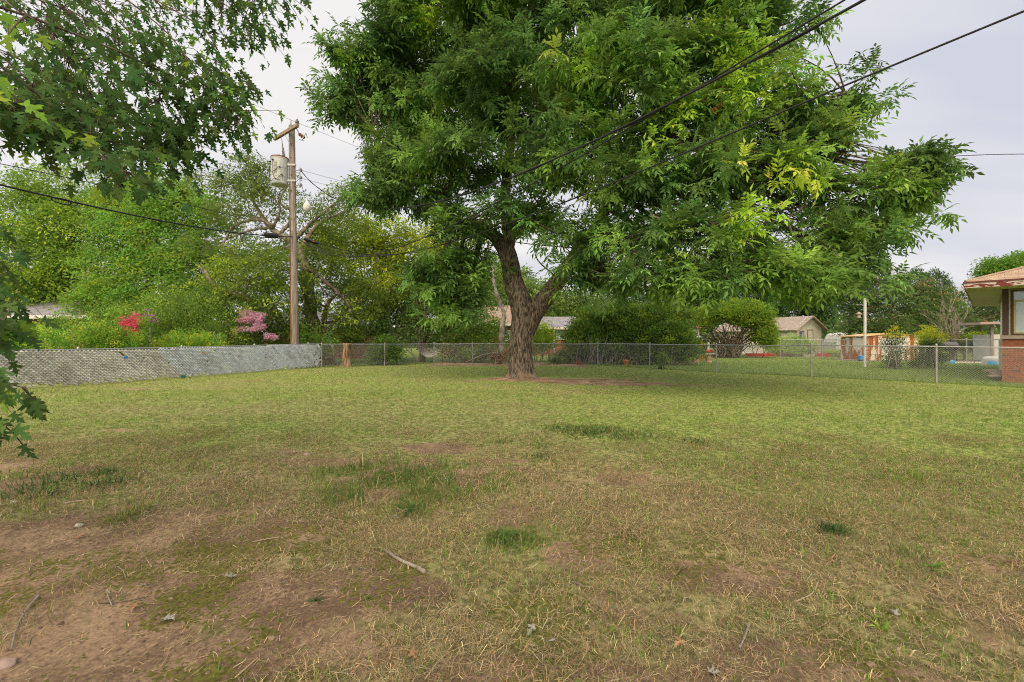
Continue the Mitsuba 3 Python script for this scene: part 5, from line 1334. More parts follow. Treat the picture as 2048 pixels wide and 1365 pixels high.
for a, b, c, d in ((.262, .315, 1.55, 2.66), (1.98, 2.05, 1.55, 2.66), (.316, 1.978, 2.60, 2.66), (.316, 1.978, 1.55, 1.60)):
    put('frame', hf.box(a, b, -.005, .03, c, d), 'mat_soffit', wk)
put('glass', hf.box(.262, 2.05, .005, .008, 1.56, 2.97), 'mat_pane', wk)
for i in range(27):
    z = 1.60 + i * .0505
    put('blind_slat', hf.box(.30, 2.04, .034, .041, z, z + .0465 - (.008 if i in (5, 6, 14) else 0)), 'mat_blind', wk)
E0 = hf(-.85, -1.4, 3.05)
# eaves rectangle and hip roof: local s from -.85, t from -1.4
s0, t0, s1, t1 = -.85, -1.4, 12.0, 10.2
zr, sl = 3.24, 0.345
hr = (t1 - t0) / 2
A_, B_, C_, D_ = (hf(s0, t0, zr), hf(s1, t0, zr), hf(s1, t1, zr), hf(s0, t1, zr))
R1, R2 = hf(s0 + hr, t0 + hr, zr + sl * hr), hf(s1 - hr + 2, t0 + hr, zr + sl * hr)
roof = MB()
for poly in ((A_, B_, R2, R1), (D_, A_, R1), (C_, D_, R1, R2), (B_, C_, R2)):
    slab(roof, poly, .05)
rk_ = put('roof', roof, 'mat_tan_shingle', hk)
# shingle tabs near the corner that shows
cnt = 0
for r in range(22):
    t = r * .13
    for i in range(-1, 12):
        a = i * .30 + (r % 2) * .15
        b = a + .29
        a = max(a, t + .02 - .02)
        if b - a < .06 or a > 3.2: continue
        z = zr + sl * t
        y0, y1 = t0 + t - .02, t0 + t + .15
        th = .012 + rb.uniform(0, .006)
        p = [hf(s0 + a, y0, zr + sl * (t - .02) + .010), hf(s0 + b, y0, zr + sl * (t - .02) + .010), hf(s0 + b, y1, zr + sl * (t + .15) + .002), hf(s0 + a, y1, zr + sl * (t + .15) + .002)]
        put('shingle', slab(MB(), np.array(p) + [0, 0, th], th * .9), ('mat_shingle_tab', 'mat_tan_shingle', 'mat_shingle_b')[rb.integers(0, 3)], rk_)
        cnt += 1
mat('mat_shingle_b', lambda p, n, uv: mix([0.40, 0.29, 0.21], [0.52, 0.40, 0.31], noise(p.x * 70, p.y * 70, p.z * 70)), 0.95, .1)
hipcap = spline([hf(s0, t0, zr + .03), hf(s0 + 4, t0 + 4, zr + .03 + 4 * sl)], 10)
put('ridge_cap', tube(hipcap, .045, 6), 'mat_shingle_tab', rk_)
put('fascia', hf.box(s0 - .03, s1, t0 - .035, t0 - .002, 3.04, 3.215), 'mat_fascia', hk, label='fascia board with peeling white and dark red paint')
put('fascia', hf.box(s0 - .035, s0 - .002, t0 - .001, t1, 3.04, 3.215), 'mat_fascia', hk)
put('drip_edge', hf.box(s0 - .05, s1, t0 - .05, t0 - .036, 3.19, 3.245), 'mat_dark_red', hk)
put('drip_edge', hf.box(s0 - .05, s0 - .036, t0 - .035, t1, 3.19, 3.245), 'mat_dark_red', hk)
scene['mat_dark_red'] = {'type': 'twosided', 'bsdf': {'type': 'principled', 'base_color': rgb(0.16, 0.05, 0.045), 'roughness': .7}}
for i in range(16):
    a = t0 + .004 + i * .0885
    put('soffit_board', hf.box(s0, 3.4, a, a + .085, 3.050 + (i % 2) * .002, 3.075), 'mat_soffit', hk)
put('soffit', hf.box(s0, s1, t0, t1, 3.08, 3.10), 'mat_soffit', hk)
for i in range(9):
    a = .02 + i * .0885
    put('soffit_board', hf.box(s0 + .004, -.003, a, a + .085, 3.050 + (i % 2) * .002, 3.075), 'mat_soffit', hk)
put('soffit_side', hf.box(s0 + .004, -.003, .82, t1, 3.05, 3.075), 'mat_soffit', hk)

# ---- small cream house with lap siding
ck = thing('cream_house', 'small cream house with lap siding, gable front and pale gray roof', 'house')
C0 = G(1592, 40)[:2]
gd, sd_ = np.array([.9, .436]), np.array([-.436, .9])
W, Ls, ze, za_ = 3.75, 8.0, 2.47, 3.50
gf_ = Frame(C0, gd)                                  # gable wall along s, house body along +t
GH = [(.42, 1.08, -.3, .5, 1.32, 2.18), (-.5, .5, 1.6, 2.3, 1.25, 2.12)]
put_m('body', shell(.03, W - .03, .03, Ls - .03, -.1, ze - .02, GH), gf_, 'mat_cream', ck)
gb_ = MB()
slab(gb_, [gf_(.05, .04, ze - .03), gf_(W - .05, .04, ze - .03), gf_(W / 2, .04, za_ - .05)], Ls - .1, gf_.R[1])
put('gable', gb_, 'mat_cream', ck)
for i in range(19):
    z = -.05 + i * .185
    hw_ = W / 2 if z < ze else W / 2 * (za_ - z) / (za_ - ze)
    if hw_ < .25: break
    v = MB()
    a = W / 2 - hw_ + .01; b = W / 2 + hw_ - .01
    e_ = .0 if z < ze - .2 else .12
    m_ = Manifold.hull_points(np.array([[x_, t_, z_] for x_, t_, z_ in ((a, -.018, z), (b, -.018, z), (b - e_, 0, z + .195), (a + e_, 0, z + .195), (a, .012, z), (b, .012, z), (b - e_, .028, z + .195), (a + e_, .028, z + .195))]))
    put_m('plank', m_ - mcube(*GH[0]), gf_, 'mat_cream', ck)
sf_ = Frame(C0, sd_)                                 # long side
# the long side faces left-front: local t of gf_ is its run
for i in range(13):
    z = -.05 + i * .185
    m_ = Manifold.hull_points(np.array([[x_, t_, z_] for t_ in (.01, Ls) for x_, z_ in ((-.018, z), (0, z + .195), (.012, z), (.028, z + .195))]))
    put_m('plank', m_ - mcube(*GH[1]), gf_, 'mat_cream', ck)
ov = .45
for side in (0, 1):
    e = -ov if side == 0 else W + ov
    ze_ = ze - ov * (za_ - ze) / (W / 2)
    p = [gf_(e, -.4, ze_ + .05), gf_(e, Ls + .4, ze_ + .05), gf_(W / 2, Ls + .4, za_ + .05), gf_(W / 2, -.4, za_ + .05)]
    put('roof', slab(MB(), p if side == 0 else p[::-1], .06), 'mat_brown_shingle', ck)
    q0, q1 = gf_(e, -.42, ze_ - .05), gf_(W / 2, -.42, za_ - .05)
    p = [q0, q1, q1 + [0, 0, .11], q0 + [0, 0, .11]]
    put('barge_board', slab(MB(), p, .03, gf_.R[1]), 'mat_taupe' if side == 0 else 'mat_soffit', ck)
for t in (.6, 1.5, 2.4, 3.3):
    put('rafter_tail', gf_.box(-.44, -.04, t, t + .07, ze - .17, ze - .06), 'mat_white', ck)
put('corner_board', gf_.box(-.04, .10, -.035, -.02, -.05, ze - .1), 'mat_taupe', ck)
put('corner_board', gf_.box(W - .10, W + .02, -.035, -.02, -.05, ze - .1), 'mat_taupe', ck)
window(gf_, ck, .42, 1.08, 1.32, 2.18, -.02, 'mat_concrete', None, (1, 0))
dk_ = put('door', gf_.box(1.62, 2.3, -.06, -.02, 0.05, 2.25), 'mat_cream', ck)
for a, b, c, d in ((1.55, 1.618, 0.05, 2.32), (2.302, 2.37, 0.05, 2.32), (1.62, 2.3, 2.252, 2.32)):
    put('casing', gf_.box(a, b, -.075, -.02, c, d), 'mat_gray_wood', dk_)
put('handle', tube([gf_(2.2, -.06, 1.0), gf_(2.2, -.12, 1.0)], .03, 8), 'mat_black', dk_, smooth=True)
# window in the long side, seen left of the corner
w2 = put('window', gf_.box(-.008, -.004, 1.6, 2.3, 1.25, 2.12), 'mat_pane', ck)
for a, b, c, d in ((1.53, 1.598, 1.18, 2.19), (2.302, 2.37, 1.18, 2.19), (1.6, 2.3, 2.122, 2.19), (1.6, 2.3, 1.18, 1.248)):
    put('frame', gf_.box(-.06, -.02, a, b, c, d), 'mat_cream', w2)
v, f = lathe([(.13, 2.9), (.13, 4.35), (.17, 4.36), (.17, 4.45), (0, 4.5)], 14)
put('flue', (v + gf_(W / 2 + .3, 4.6, 0), f), 'mat_white', ck, smooth=40, label='white round flue rising behind the ridge')

# ---- brown-and-gray roofed brick house behind the pecan
bk = thing('brick_house', 'low brick house with tan roof left and gray roof right seen behind the pecan trunk', 'house')
bf = Frame((P(880, 652, 40)[0], 40), (1, 0))
xm = P(1066, 0, 40)[0] - bf.o[0]; xr = P(1175, 0, 40)[0] - bf.o[0]
def sx(px): return P(px, 0, 40.2)[0] - bf.o[0]
put_m('wall', shell(0, xm, 0.5, 8, -.1, 2.78, [(sx(965), sx(986), .3, .9, 1.35, 2.2), (sx(1010), sx(1019), .3, .9, 1.35, 2.2)]), bf, 'mat_far_brick', bk)
put_m('wall', shell(xm + .003, xr, 0.2, 7, -.1, 2.48, [(sx(1113), sx(1127), 0, .6, 1.45, 2.25)]), bf, 'mat_far_brick', bk)
def gable_roof(fr, parent, a, b, t0, t1, ze, zr, m, ov=.5):
    tm = (t0 + t1) / 2
    put('roof', slab(MB(), [fr(a - ov, t0 - ov, ze), fr(b + ov, t0 - ov, ze), fr(b + ov, tm, zr), fr(a - ov, tm, zr)], .09), m, parent)
    put('roof', slab(MB(), [fr(a - ov, tm, zr), fr(b + ov, tm, zr), fr(b + ov, t1 + ov, ze), fr(a - ov, t1 + ov, ze)], .09), m, parent)
    put('fascia', fr.box(a - ov, b + ov, t0 - ov - .03, t0 - ov - .002, ze - .20, ze - .01), 'mat_cream', parent)
    for e in (a + .02, b - .02):
        put('gable', slab(MB(), [fr(e, t0 + .02, ze - .1), fr(e, t1 - .02, ze - .1), fr(e, tm, zr - .15)], .02, fr.R[0]), 'mat_cream', parent)
gable_roof(bf, bk, 0, xm, .5, 8, 2.85, 4.75, 'mat_tan_shingle')
gable_roof(bf, bk, xm + .9, xr, .2, 7, 2.52, 3.62, 'mat_gray_shingle')
window(bf, bk, sx(1113), sx(1127), 1.45, 2.25, .19, 'mat_white', 'mat_blind', (1, 1))
window(bf, bk, sx(965), sx(986), 1.35, 2.2, .49, 'mat_white', 'mat_blind', (1, 1))
window(bf, bk, sx(1010), sx(1019), 1.35, 2.2, .49, 'mat_white', 'mat_blind', (0, 1))
put('porch_post', bf.box(sx(1106), sx(1108.5), -.25, -.14, -.1, 2.32), 'mat_white', bk)
put('vent_pipe', tube([bf(sx(992), 2.2, 3.5), bf(sx(992), 2.2, 4.5)], .05, 8), 'mat_white', bk, smooth=True)

def hip_house(name, label, x0, x1, y0, y1, ze, rise, wallm, roofm, holes=()):
    k = thing(name, label, 'house')
    fr = Frame((x0, y0), (1, 0)); w, dep = x1 - x0, y1 - y0
    put_m('wall', shell(0, w, 0, dep, -.1, ze - .02, [(a_, b_, -.3, .4, c_, d_) for a_, b_, c_, d_ in holes]), fr, wallm, k)
    o = .55; h = (dep / 2 + o)
    a, b, c, d = fr(-o, -o, ze), fr(w + o, -o, ze), fr(w + o, dep + o, ze), fr(-o, dep + o, ze)
    r1, r2 = fr(-o + h, dep / 2, ze + rise), fr(w + o - h, dep / 2, ze + rise)
    for poly in ((a, b, r2, r1), (b, c, r2), (c, d, r1, r2), (d, a, r1)):
        put('roof', slab(MB(), poly, .08), roofm, k)
    put('fascia', fr.box(-o, w + o, -o - .03, -o - .002, ze - .2, ze - .01), 'mat_white', k)
    put('fascia', fr.box(w + o + .002, w + o + .03, -o, dep + o, ze - .2, ze - .01), 'mat_white', k)
    return k, fr
k, fr = hip_house('brick_house', 'gray hip roofed brick house at far left behind the hedge', -37, -23.0, 24.6, 31.4, 2.68, 1.35, 'mat_far_brick', 'mat_gray_shingle', [(9.0, 10.2, .9, 2.0), (12.0, 12.9, 1.0, 2.0)])
window(fr, k, 9.0, 10.2, .9, 2.0, -.01, 'mat_white', None, (1, 1))
window(fr, k, 12.0, 12.9, 1.0, 2.0, -.01, 'mat_white', None, (0, 1))
k, fr = hip_house('brick_house', 'gray roofed brick house half hidden behind the pink blossom and the pole', -21.0, -11.4, 33.5, 40.5, 2.45, 1.3, 'mat_far_brick', 'mat_gray_shingle', [(1.2, 2.4, .8, 2.0), (5.3, 6.1, .8, 2.0)])
window(fr, k, 1.2, 2.4, .8, 2.0, -.01, 'mat_white', 'mat_blind', (1, 1))
window(fr, k, 5.3, 6.1, .8, 2.0, -.01, 'mat_white', 'mat_blind', (1, 1))
put('door', fr.box(7.0, 7.9, -.04, -.005, 0, 2.05), 'mat_white', k)
lk = thing('lattice_panel', 'white lattice panel below the pink blossom', 'lattice')
lf_ = Frame(G(480, 24.6)[:2], (1, 0))
for i in range(7):
    for sg in (1, -1):
        a, b = lf_(i * .09, 0 + .012 * sg, .95), lf_(i * .09 + .35 * sg, .012 * sg, 1.30)
        put('lath', tube([a, b], .014, 4), 'mat_white', lk)
for z in (.93, 1.31):
    put('rail', lf_.box(-.38, .95, -.03, .03, z - .02, z + .02), 'mat_white', lk)
for s in (-.36, .93):
    put('post', lf_.box(s - .02, s + .02, -.028, .028, -.05, .905), 'mat_white', lk)

# ---- rusty metal shed
sk = thing('metal_shed', 'rust streaked metal garden shed with white sliding doors in the neighbours yard', 'shed')
shf = Frame(G(1734, 29.5)[:2], (1, 0))
sw = G(1839, 29.5)[0] - shf.o[0]
put('body', shf.box(.02, sw - .02, .03, 2.4, .03, 1.52), 'mat_rust', sk)
ed = [G(x, 29.5)[0] - shf.o[0] for x in (1734, 1741.5, 1748, 1755, 1762.5)]
ed2 = [G(x, 29.5)[0] - shf.o[0] for x in (1809, 1816, 1824, 1831, 1839)]
for e in (ed, ed2):
    for a, b in zip(e, e[1:]):
        pk = put('panel', shf.box(a + .006, b - .006, 0, .028, .05, 1.53), 'mat_rust', sk)
        put('rib', shf.box(a - .012, a + .005, -.022, .027, .05, 1.53), 'mat_rust', pk)
for a, b in ((ed[-1] + .01, (ed[-1] + ed2[0]) / 2 - .004), ((ed[-1] + ed2[0]) / 2 + .004, ed2[0] - .01)):
    dk_ = put('door', shf.box(a, b, -.016, .012, .06, 1.45), 'mat_white', sk, label='white sliding door')
    put('handle', shf.box(b - .12, b - .09, -.04, -.017, .7, .85), 'mat_galv', dk_)
put('band', shf.box(0, ed[-1], -.03, -.023, .44, .49), 'mat_rust', sk)
put('band', shf.box(ed2[0] + .02, sw, -.03, -.023, .44, .49), 'mat_rust', sk)
put('door_header', shf.box(0, sw, -.03, .029, 1.532, 1.60), 'mat_rust', sk)
put('gable', slab(MB(), [shf(0, .0, 1.602), shf(sw, .0, 1.602), shf(sw / 2, .0, 1.78)], .03, shf.R[1]), 'mat_rust_pale', sk)
mat('mat_rust_pale', lambda p, n, uv: mix([0.42, 0.20, 0.09], [0.66, 0.50, 0.28], fbm(p.x * 4, p.y * 4, p.z * 4, 3)), 0.8, .2)
for a, b in ((0, sw / 2), (sw / 2, sw)):
    za1, zb1 = (1.60, 1.79) if a == 0 else (1.79, 1.60)
    put('roof', slab(MB(), [shf(a - (.08 if a == 0 else 0), -.12, za1), shf(b + (.08 if a else 0), -.12, zb1), shf(b + (.08 if a else 0), 2.5, zb1), shf(a - (.08 if a == 0 else 0), 2.5, za1)], -.03), 'mat_rust_pale', sk)
put('base', shf.box(-.6, sw + .1, -.12, 2.4, -.05, .045), 'mat_gray_wood', sk)

# ---- small white sided building and its porch, behind the brick house
gk = thing('garden_building', 'small white sided building with a flat brown porch roof behind the brick house', 'building')
gg_ = Frame(G(1986, 27)[:2], (.9, -.43))
put('body', gg_.box(.01, 3.5, .02, 2.5, 0, 1.68), 'mat_white', gk)
for i in range(13):
    z = .02 + i * .128
    put('plank', slab(MB(), [gg_(0, -.02, z), gg_(2.4, -.02, z), gg_(2.4, 0, z + .135), gg_(0, 0, z + .135)], .02, gg_.R[1]), 'mat_white', gk)
put('porch_post', gg_.box(-.13, -.01, -.12, -.02, 0, 2.28), 'mat_gray_wood', gk)
put('porch_roof', gg_.box(-.75, 3.6, -.5, 3.0, 2.29, 2.42), 'mat_taupe', gk)
for a in (.75, 1.35, 2.1):
    put('porch_post', gg_.box(a, a + .14, 2.2, 2.34, 1.69, 2.285), 'mat_dark_trim', gk)

# ---- camper behind the trees
cv = thing('camper_trailer', 'white rounded camper glimpsed below the mimosa behind the far fence', 'camper')
prof = [(0, .45), (0, 1.2), (.35, 1.95), (.8, 2.15), (2.2, 2.15), (2.6, 1.9), (2.75, 1.2), (2.7, .45)]
o = G(1672, 46)
put('body', slab(MB(), [o + [x, 0, z] for x, z in prof], 1.9, (0, 1, 0)), 'mat_white', cv)
cf = Frame(o[:2], (1, 0))
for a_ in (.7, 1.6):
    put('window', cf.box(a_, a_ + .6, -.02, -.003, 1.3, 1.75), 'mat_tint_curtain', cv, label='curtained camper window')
for x in (.8, 2.0):
    put('wheel', tube([o + [x, -.05, .3], o + [x, .15, .3]], .3, 18), 'mat_black', cv, smooth=40)

# ---------------------------------------------------------------- things in the neighbours' yards
def simple_post(name, label, cat, px, d, h, r, m='mat_galv'):
    k = thing(name, label, cat)
    put('shaft', tube([G(px, d, -.1), G(px, d, h)], r, 12), m, k, smooth=50)
    return k
k = simple_post('white_post', 'tall white metal post standing left of the rusty shed', 'post', 1730, 22.4, 3.5, .062, 'mat_lamp')
put('cap', lathe([(.07, 3.5), (.07, 3.54), (0, 3.56)], 12)[0] + G(1730, 22.4) if False else ((lathe([(.07, 3.5), (.07, 3.54), (0, 3.56)], 12)[0] + G(1730, 22.4)), lathe([(.07, 3.5), (.07, 3.54), (0, 3.56)], 12)[1]), 'mat_lamp', k)
put('arm', tube([G(1730, 22.4, 3.05), G(1712, 22.4, 3.1)], .018, 6), 'mat_galv', k)
k = thing('bird_feeder', 'small pale bird feeder hanging beside the tall white post', 'bird feeder')
c = P(1718, 629, 22.4)
v, f = lathe([(0, .13), (.02, .12), (.13, .02), (.13, .0), (.07, 0)], 12); put('roof', (v + c, f), 'mat_taupe', k)
v, f = lathe([(.07, 0), (.07, -.14), (.11, -.15), (.11, -.17), (0, -.17)], 12); put('seed_tube', (v + c, f), 'mat_concrete', k)
put('hanger', tube([c + [0, 0, .12], np.array([c[0], c[1], 3.08])], .006, 5), 'mat_black', k)
k = thing('water_can', 'blue plastic container standing left of the rusty shed', 'container')
wf = Frame(G(1720.5, 29.2)[:2], (1, 0))
def rbox(sx_, sy_, sz_, r=.03):
    m_ = Manifold.batch_hull([Manifold.sphere(r, 10).translate([x, y, z]) for x in (r, sx_ - r) for y in (r, sy_ - r) for z in (r, sz_ - r)])
    return m_
def put_man(name, m_, fr, o, matn, parent, **kw):
    mm = m_.to_mesh(); v = mm.vert_properties[:, :3] + np.array(o)
    return put(name, (v @ fr.R + fr.o, mm.tri_verts), matn, parent, smooth=40, **kw)
put_man('body', rbox(.32, .3, .30), wf, (0, 0, .05), 'mat_blue', k)
for i in range(3):
    put('rib', wf.box(.05 + i * .09, .09 + i * .09, -.02, .003, .09, .30), 'mat_sky_blue', k)
put('cap', tube([wf(.1, .15, .34), wf(.1, .15, .41)], .04, 10), 'mat_sky_blue', k, smooth=40)
k = thing('post_box', 'dark gray cylinder with lid on a thin post behind the slat fence', 'bird house')
c = P(293, 688, 18.6)
v, f = lathe([(0, 0), (.11, 0), (.11, .40), (.13, .405), (.13, .43), (.02, .47), (0, .48)], 14); put('body', (v + c, f), 'mat_gray_wood_dark', k, smooth=40)
mat('mat_gray_wood_dark', lambda p, n, uv: mix([0.06, 0.055, 0.055], [0.16, 0.15, 0.145], fbm(p.x * 30, p.y * 30, p.z * 3, 3)), .85, .2)
b = G(300, 18.6)
put('post', tube([b, [b[0], b[1], 1.86]], .018, 8), 'mat_galv', k, smooth=True)
put('bracket', tube([[b[0], b[1], c[2] + .3], c + [.1, 0, .3]], .012, 6), 'mat_galv', k)
# hammock
k = thing('hammock', 'white fabric hammock slung low behind the back fence', 'hammock')
t = np.linspace(0, 1, 13); wv = np.linspace(-.45, .45, 7)
h0, h1 = P(836, 694.5, 28), P(881, 700, 28)
cl = h0 * (1 - t[:, None]) + h1 * t[:, None]
gx_, gw = np.meshgrid(np.arange(13), wv, indexing='ij')
V = cl[gx_.ravel()] + np.stack([0 * gw.ravel(), gw.ravel(), -(0.26 * np.sin(np.pi * t[gx_.ravel()]) * (1 - .35 * (gw.ravel() / .45))) - .0 * gw.ravel()], 1)
V[:, 2] += .16 * gw.ravel() / .45
q = np.array([[i * 7 + j, (i + 1) * 7 + j, (i + 1) * 7 + j + 1, i * 7 + j + 1] for i in range(12) for j in range(6)])
put('fabric', (np.vstack([V, V - [0, 0, .012]]), np.vstack([q, q[:, ::-1] + len(V)])), 'mat_white', k, smooth=True)
for e, sgn in ((h0, -1), (h1, 1)):
    put('spreader_bar', tube([e + [0, -.5, -.16], e + [0, .5, .16]], .02, 8), 'mat_gray_wood', k)
    end = e + [sgn * 1.3, .0, .32]
    for w_ in (-.4, 0, .4):
        put('rope', tube([e + [0, w_, w_ * .35], end], .008, 5), 'mat_tan_wood', k)
    put('stand_post', tube([end + [sgn * .06, 0, .15], end * [1, 1, 0] + [sgn * .25, 0, -.1]], .035, 8), 'mat_dark_trim', k, smooth=True)
# greenhouse cabinet
k = thing('glass_cabinet', 'narrow glazed garden cabinet with pale frame on a brick foot right of the evergreens', 'greenhouse')
gl = Frame(G(1362, 27.2)[:2], (1, 0)); wd = G(1398.5, 27.2)[0] - gl.o[0]
put('base', gl.box(0, wd, 0, 1.2, -.05, .22), 'mat_tan_brick', k)
mat('mat_tan_brick', lambda p, n, uv: mix([0.40, 0.27, 0.20], [0.56, 0.42, 0.33], fbm(p.x * 6, p.y * 6, p.z * 14, 3)), .9, .15)
for a in (0, wd * .45, wd - .07):
    put('post', gl.box(a, a + .07, 0, .07, .222, 2.05), 'mat_tan_white', k)
    put('post', gl.box(a, a + .07, 1.13, 1.2, .222, 2.05), 'mat_tan_white', k)
mat('mat_tan_white', lambda p, n, uv: mix([0.48, 0.40, 0.32], [0.66, 0.60, 0.52], fbm(p.x * 5, p.y * 5, p.z * 3, 3)), .8, .2)
for z in (.50, 1.28, 1.99):
    put('rail', gl.box(.072, wd - .072, .01, .06, z, z + .055), 'mat_tan_white', k)
for a, b in ((.072, wd * .45 - .002), (wd * .45 + .072, wd - .072)):
    for c, d in ((.224, .498), (.557, 1.278), (1.337, 1.988)):
        put('pane', gl.box(a, b, .03, .034, c, d), 'mat_pane', k)
put('back_panel', gl.box(.072, wd - .072, 1.15, 1.17, .224, 2.04), 'mat_canister', k)
put('roof', slab(MB(), [gl(-.12, -.15, 2.07), gl(wd + .1, -.15, 2.07), gl(wd + .1, 1.35, 2.22), gl(-.12, 1.35, 2.22)], -.05), 'mat_rust_plain', k)
# concrete bench, flower box, barrel, canister
k = thing('pedestal_table', 'small concrete pedestal table right of the glass cabinet', 'table')
c = G(1417, 27.5)
put('top', MB().box((-.31, -.25, .50), (.31, .25, .57), o=c), 'mat_concrete', k)
v, f = lathe([(.20, -.02), (.20, .06), (.15, .08), (.15, .42), (.19, .45), (.19, .498)], 16); put('pedestal', (v + c, f), 'mat_tan_brick', k, smooth=40)
k = thing('flower_tray', 'tray of red flowers standing on the pedestal table', 'flowers')
put('tray', MB().box((-.2, -.12, .572), (.24, .12, .62), o=c), 'mat_dark_trim', k)
rg = np.random.default_rng(9)
pts = c + np.column_stack([rg.uniform(-.2, .24, 40), rg.uniform(-.11, .11, 40), rg.uniform(.64, .75, 40)])
f = MB(); f.add(*leaf_clumps(rg, pts, np.tile([[0, 0, 1.]], (40, 1)), 8, .04, .05, .04, (.58, .03, .04), .6, 0, 0)); put('petals', f, 'mat_leaf_soft', k, kind='stuff')
k = thing('smoker', 'upright black and silver smoker behind the pedestal table', 'smoker')
c = G(1411.5, 30.5)
v, f = lathe([(0, .5), (.17, .5), (.18, .55), (.18, 1.3), (.17, 1.36), (.05, 1.45), (0, 1.45)], 18); put('drum', (v + c, f), 'mat_black', k, smooth=40)
put('door', MB().box((.04, -.19, .62), (.17, -.13, 1.2), o=c), 'mat_canister', k)
for a in (0, 2.1, 4.2):
    put('leg', tube([c + [.14 * math.cos(a), .14 * math.sin(a), .52], c + [.22 * math.cos(a), .22 * math.sin(a), -.03]], .018, 6), 'mat_black', k)
k = thing('orange_barrel', 'orange barrel standing between the glass cabinet and the smoker', 'barrel')
c = G(1402.5, 31)
v, f = lathe([(.2, -.02), (.2, .35), (.19, .37), (.2, .39), (.2, .85), (.185, .87), (.2, .89), (.19, 1.33), (0, 1.36)], 18); put('shell', (v + c, f), 'mat_orange', k, smooth=30)
v, f = lathe([(.16, 1.365), (.16, 1.39), (0, 1.40)], 14); put('lid', (v + c, f), 'mat_rust_plain', k)
k = thing('flower_pot', 'orange pot half hidden under the evergreen shrubs', 'pot')
c = G(1251, 24.6)
v, f = lathe([(.09, -.01), (.15, .22), (.17, .22), (.17, .28), (.14, .28), (.13, .2), (0, .2)], 16); put('bowl', (v + c, f), 'mat_orange', k, smooth=30)
k = put('paver_block', MB().box((-.12, -.1, -.03), (.13, .1, .17), basis([.95, .3]), G(1158, 25.0)), 'mat_brick', label='single pinkish brick block lying in the weeds along the fence', cat='brick')
# edging wall of the garden bed
k = thing('garden_edging', 'low edging of red painted bricks round the neighbours garden bed', 'edging')
px = np.arange(1402, 1656, 8.2)
for i, x in enumerate(px):
    for j in range(3):
        if 1604 < x < 1624: continue
        a = G(x + (4 if j % 2 else 0), 38.0 - .0 * i, 0)
        w_ = 8.0 / F * 38
        if x < 1490 and rg.uniform() < .25: continue
        red = (1488 < x < 1541) or x > 1624 or rg.uniform() < .18
        put('brick', MB().box((0, -.10 - rg.uniform(0, .02), -.02 + j * .1), (w_ - .012, .1, .074 + j * .1), basis([1, .0 + rg.normal(0, .02)]), a), 'mat_red' if red else 'mat_brick_pale', k)
mat('mat_brick_pale', lambda p, n, uv: mix([0.33, 0.17, 0.12], [0.47, 0.30, 0.23], fbm(p.x * 12, p.y * 12, p.z * 20, 3)), .9, .15)
k = thing('cinder_block', 'gray cinder blocks set in the red edging', 'block')
for i in range(2):
    a = G(1605 + i * 10.5, 37.6)
    put('block', MB().box((0, -.1, 0), (.41, .1, .20), o=a), 'mat_concrete', k)
k = thing('garden_flag', 'small red white and blue garden flag behind the cinder blocks', 'flag')
a = G(1608, 37.9)
put('stake', tube([a, a + [0, 0, .95]], .012, 6), 'mat_black', k)
for z0, z1, m_ in ((.68, .93, 'mat_red'), (.52, .68, 'mat_white'), (.34, .52, 'mat_blue')):
    sh = .10 * (.93 - z0)
    put('panel', slab(MB(), [a + [-.10 + sh, -.02, z1], a + [.06 + sh, -.03, z1], a + [.11 + sh * 2, -.02, z0], a + [-.04 + sh * 2, -.01, z0]], .01, (0, 1, 0)), m_, k)
# grill
k = thing('grill', 'black barrel grill on legs in the neighbours yard', 'grill')
c = G(1896, 27.6)
hc = np.linspace(0, np.pi, 13)
def half(sgn, r, L):
    prof = [(r * math.cos(a), sgn * r * math.sin(a)) for a in hc]
    return slab(MB(), [c + [-L / 2, x, .98 + z] for x, z in prof], L, (1, 0, 0))
put('firebox', half(-1, .27, .85), 'mat_black', k)
put('lid', half(1, .268, .82), 'mat_grill_gray', k)
scene['mat_grill_gray'] = {'type': 'twosided', 'bsdf': {'type': 'principled', 'base_color': rgb(.12, .12, .14), 'roughness': .5}}
put('handle', tube([c + [-.3, -.31, 1.1], c + [.3, -.31, 1.1]], .015, 6), 'mat_gray_wood', k)
put('shelf', MB().box((.43, -.25, .90), (.85, .2, .93), o=c), 'mat_black', k)
put('chimney', tube([c + [.25, .1, 1.15], c + [.25, .1, 1.42]], .04, 10), 'mat_black', k)
for x in (-.3, .3):
    for y in (-.2, .2):
        put('leg', tube([c + [x, y, .85], c + [x * 1.05, y * 1.2, 0]], .02, 6), 'mat_black', k)
put('bottom_shelf', MB().box((-.34, -.22, .20), (.34, .22, .225), o=c), 'mat_black', k)
for y in (-.27, .25):
    put('wheel', tube([c + [-.32, y, .1], c + [-.32, y + .04, .1]], .1, 14), 'mat_black', k)
put('patio_slab', MB().box((0, 0, -.06), (2.3, 1.6, .05), basis([.96, -.28]), G(1908, 26.6)), 'mat_concrete', label='pale concrete patio slab beside the grill', cat='slab')
put('timber_beam', MB().box((0, 0, .0), (2.1, .13, .12), basis([.985, -.17]), G(1887, 28.6)), 'mat_gray_wood', label='weathered timber beam lying behind the grill', cat='beam')
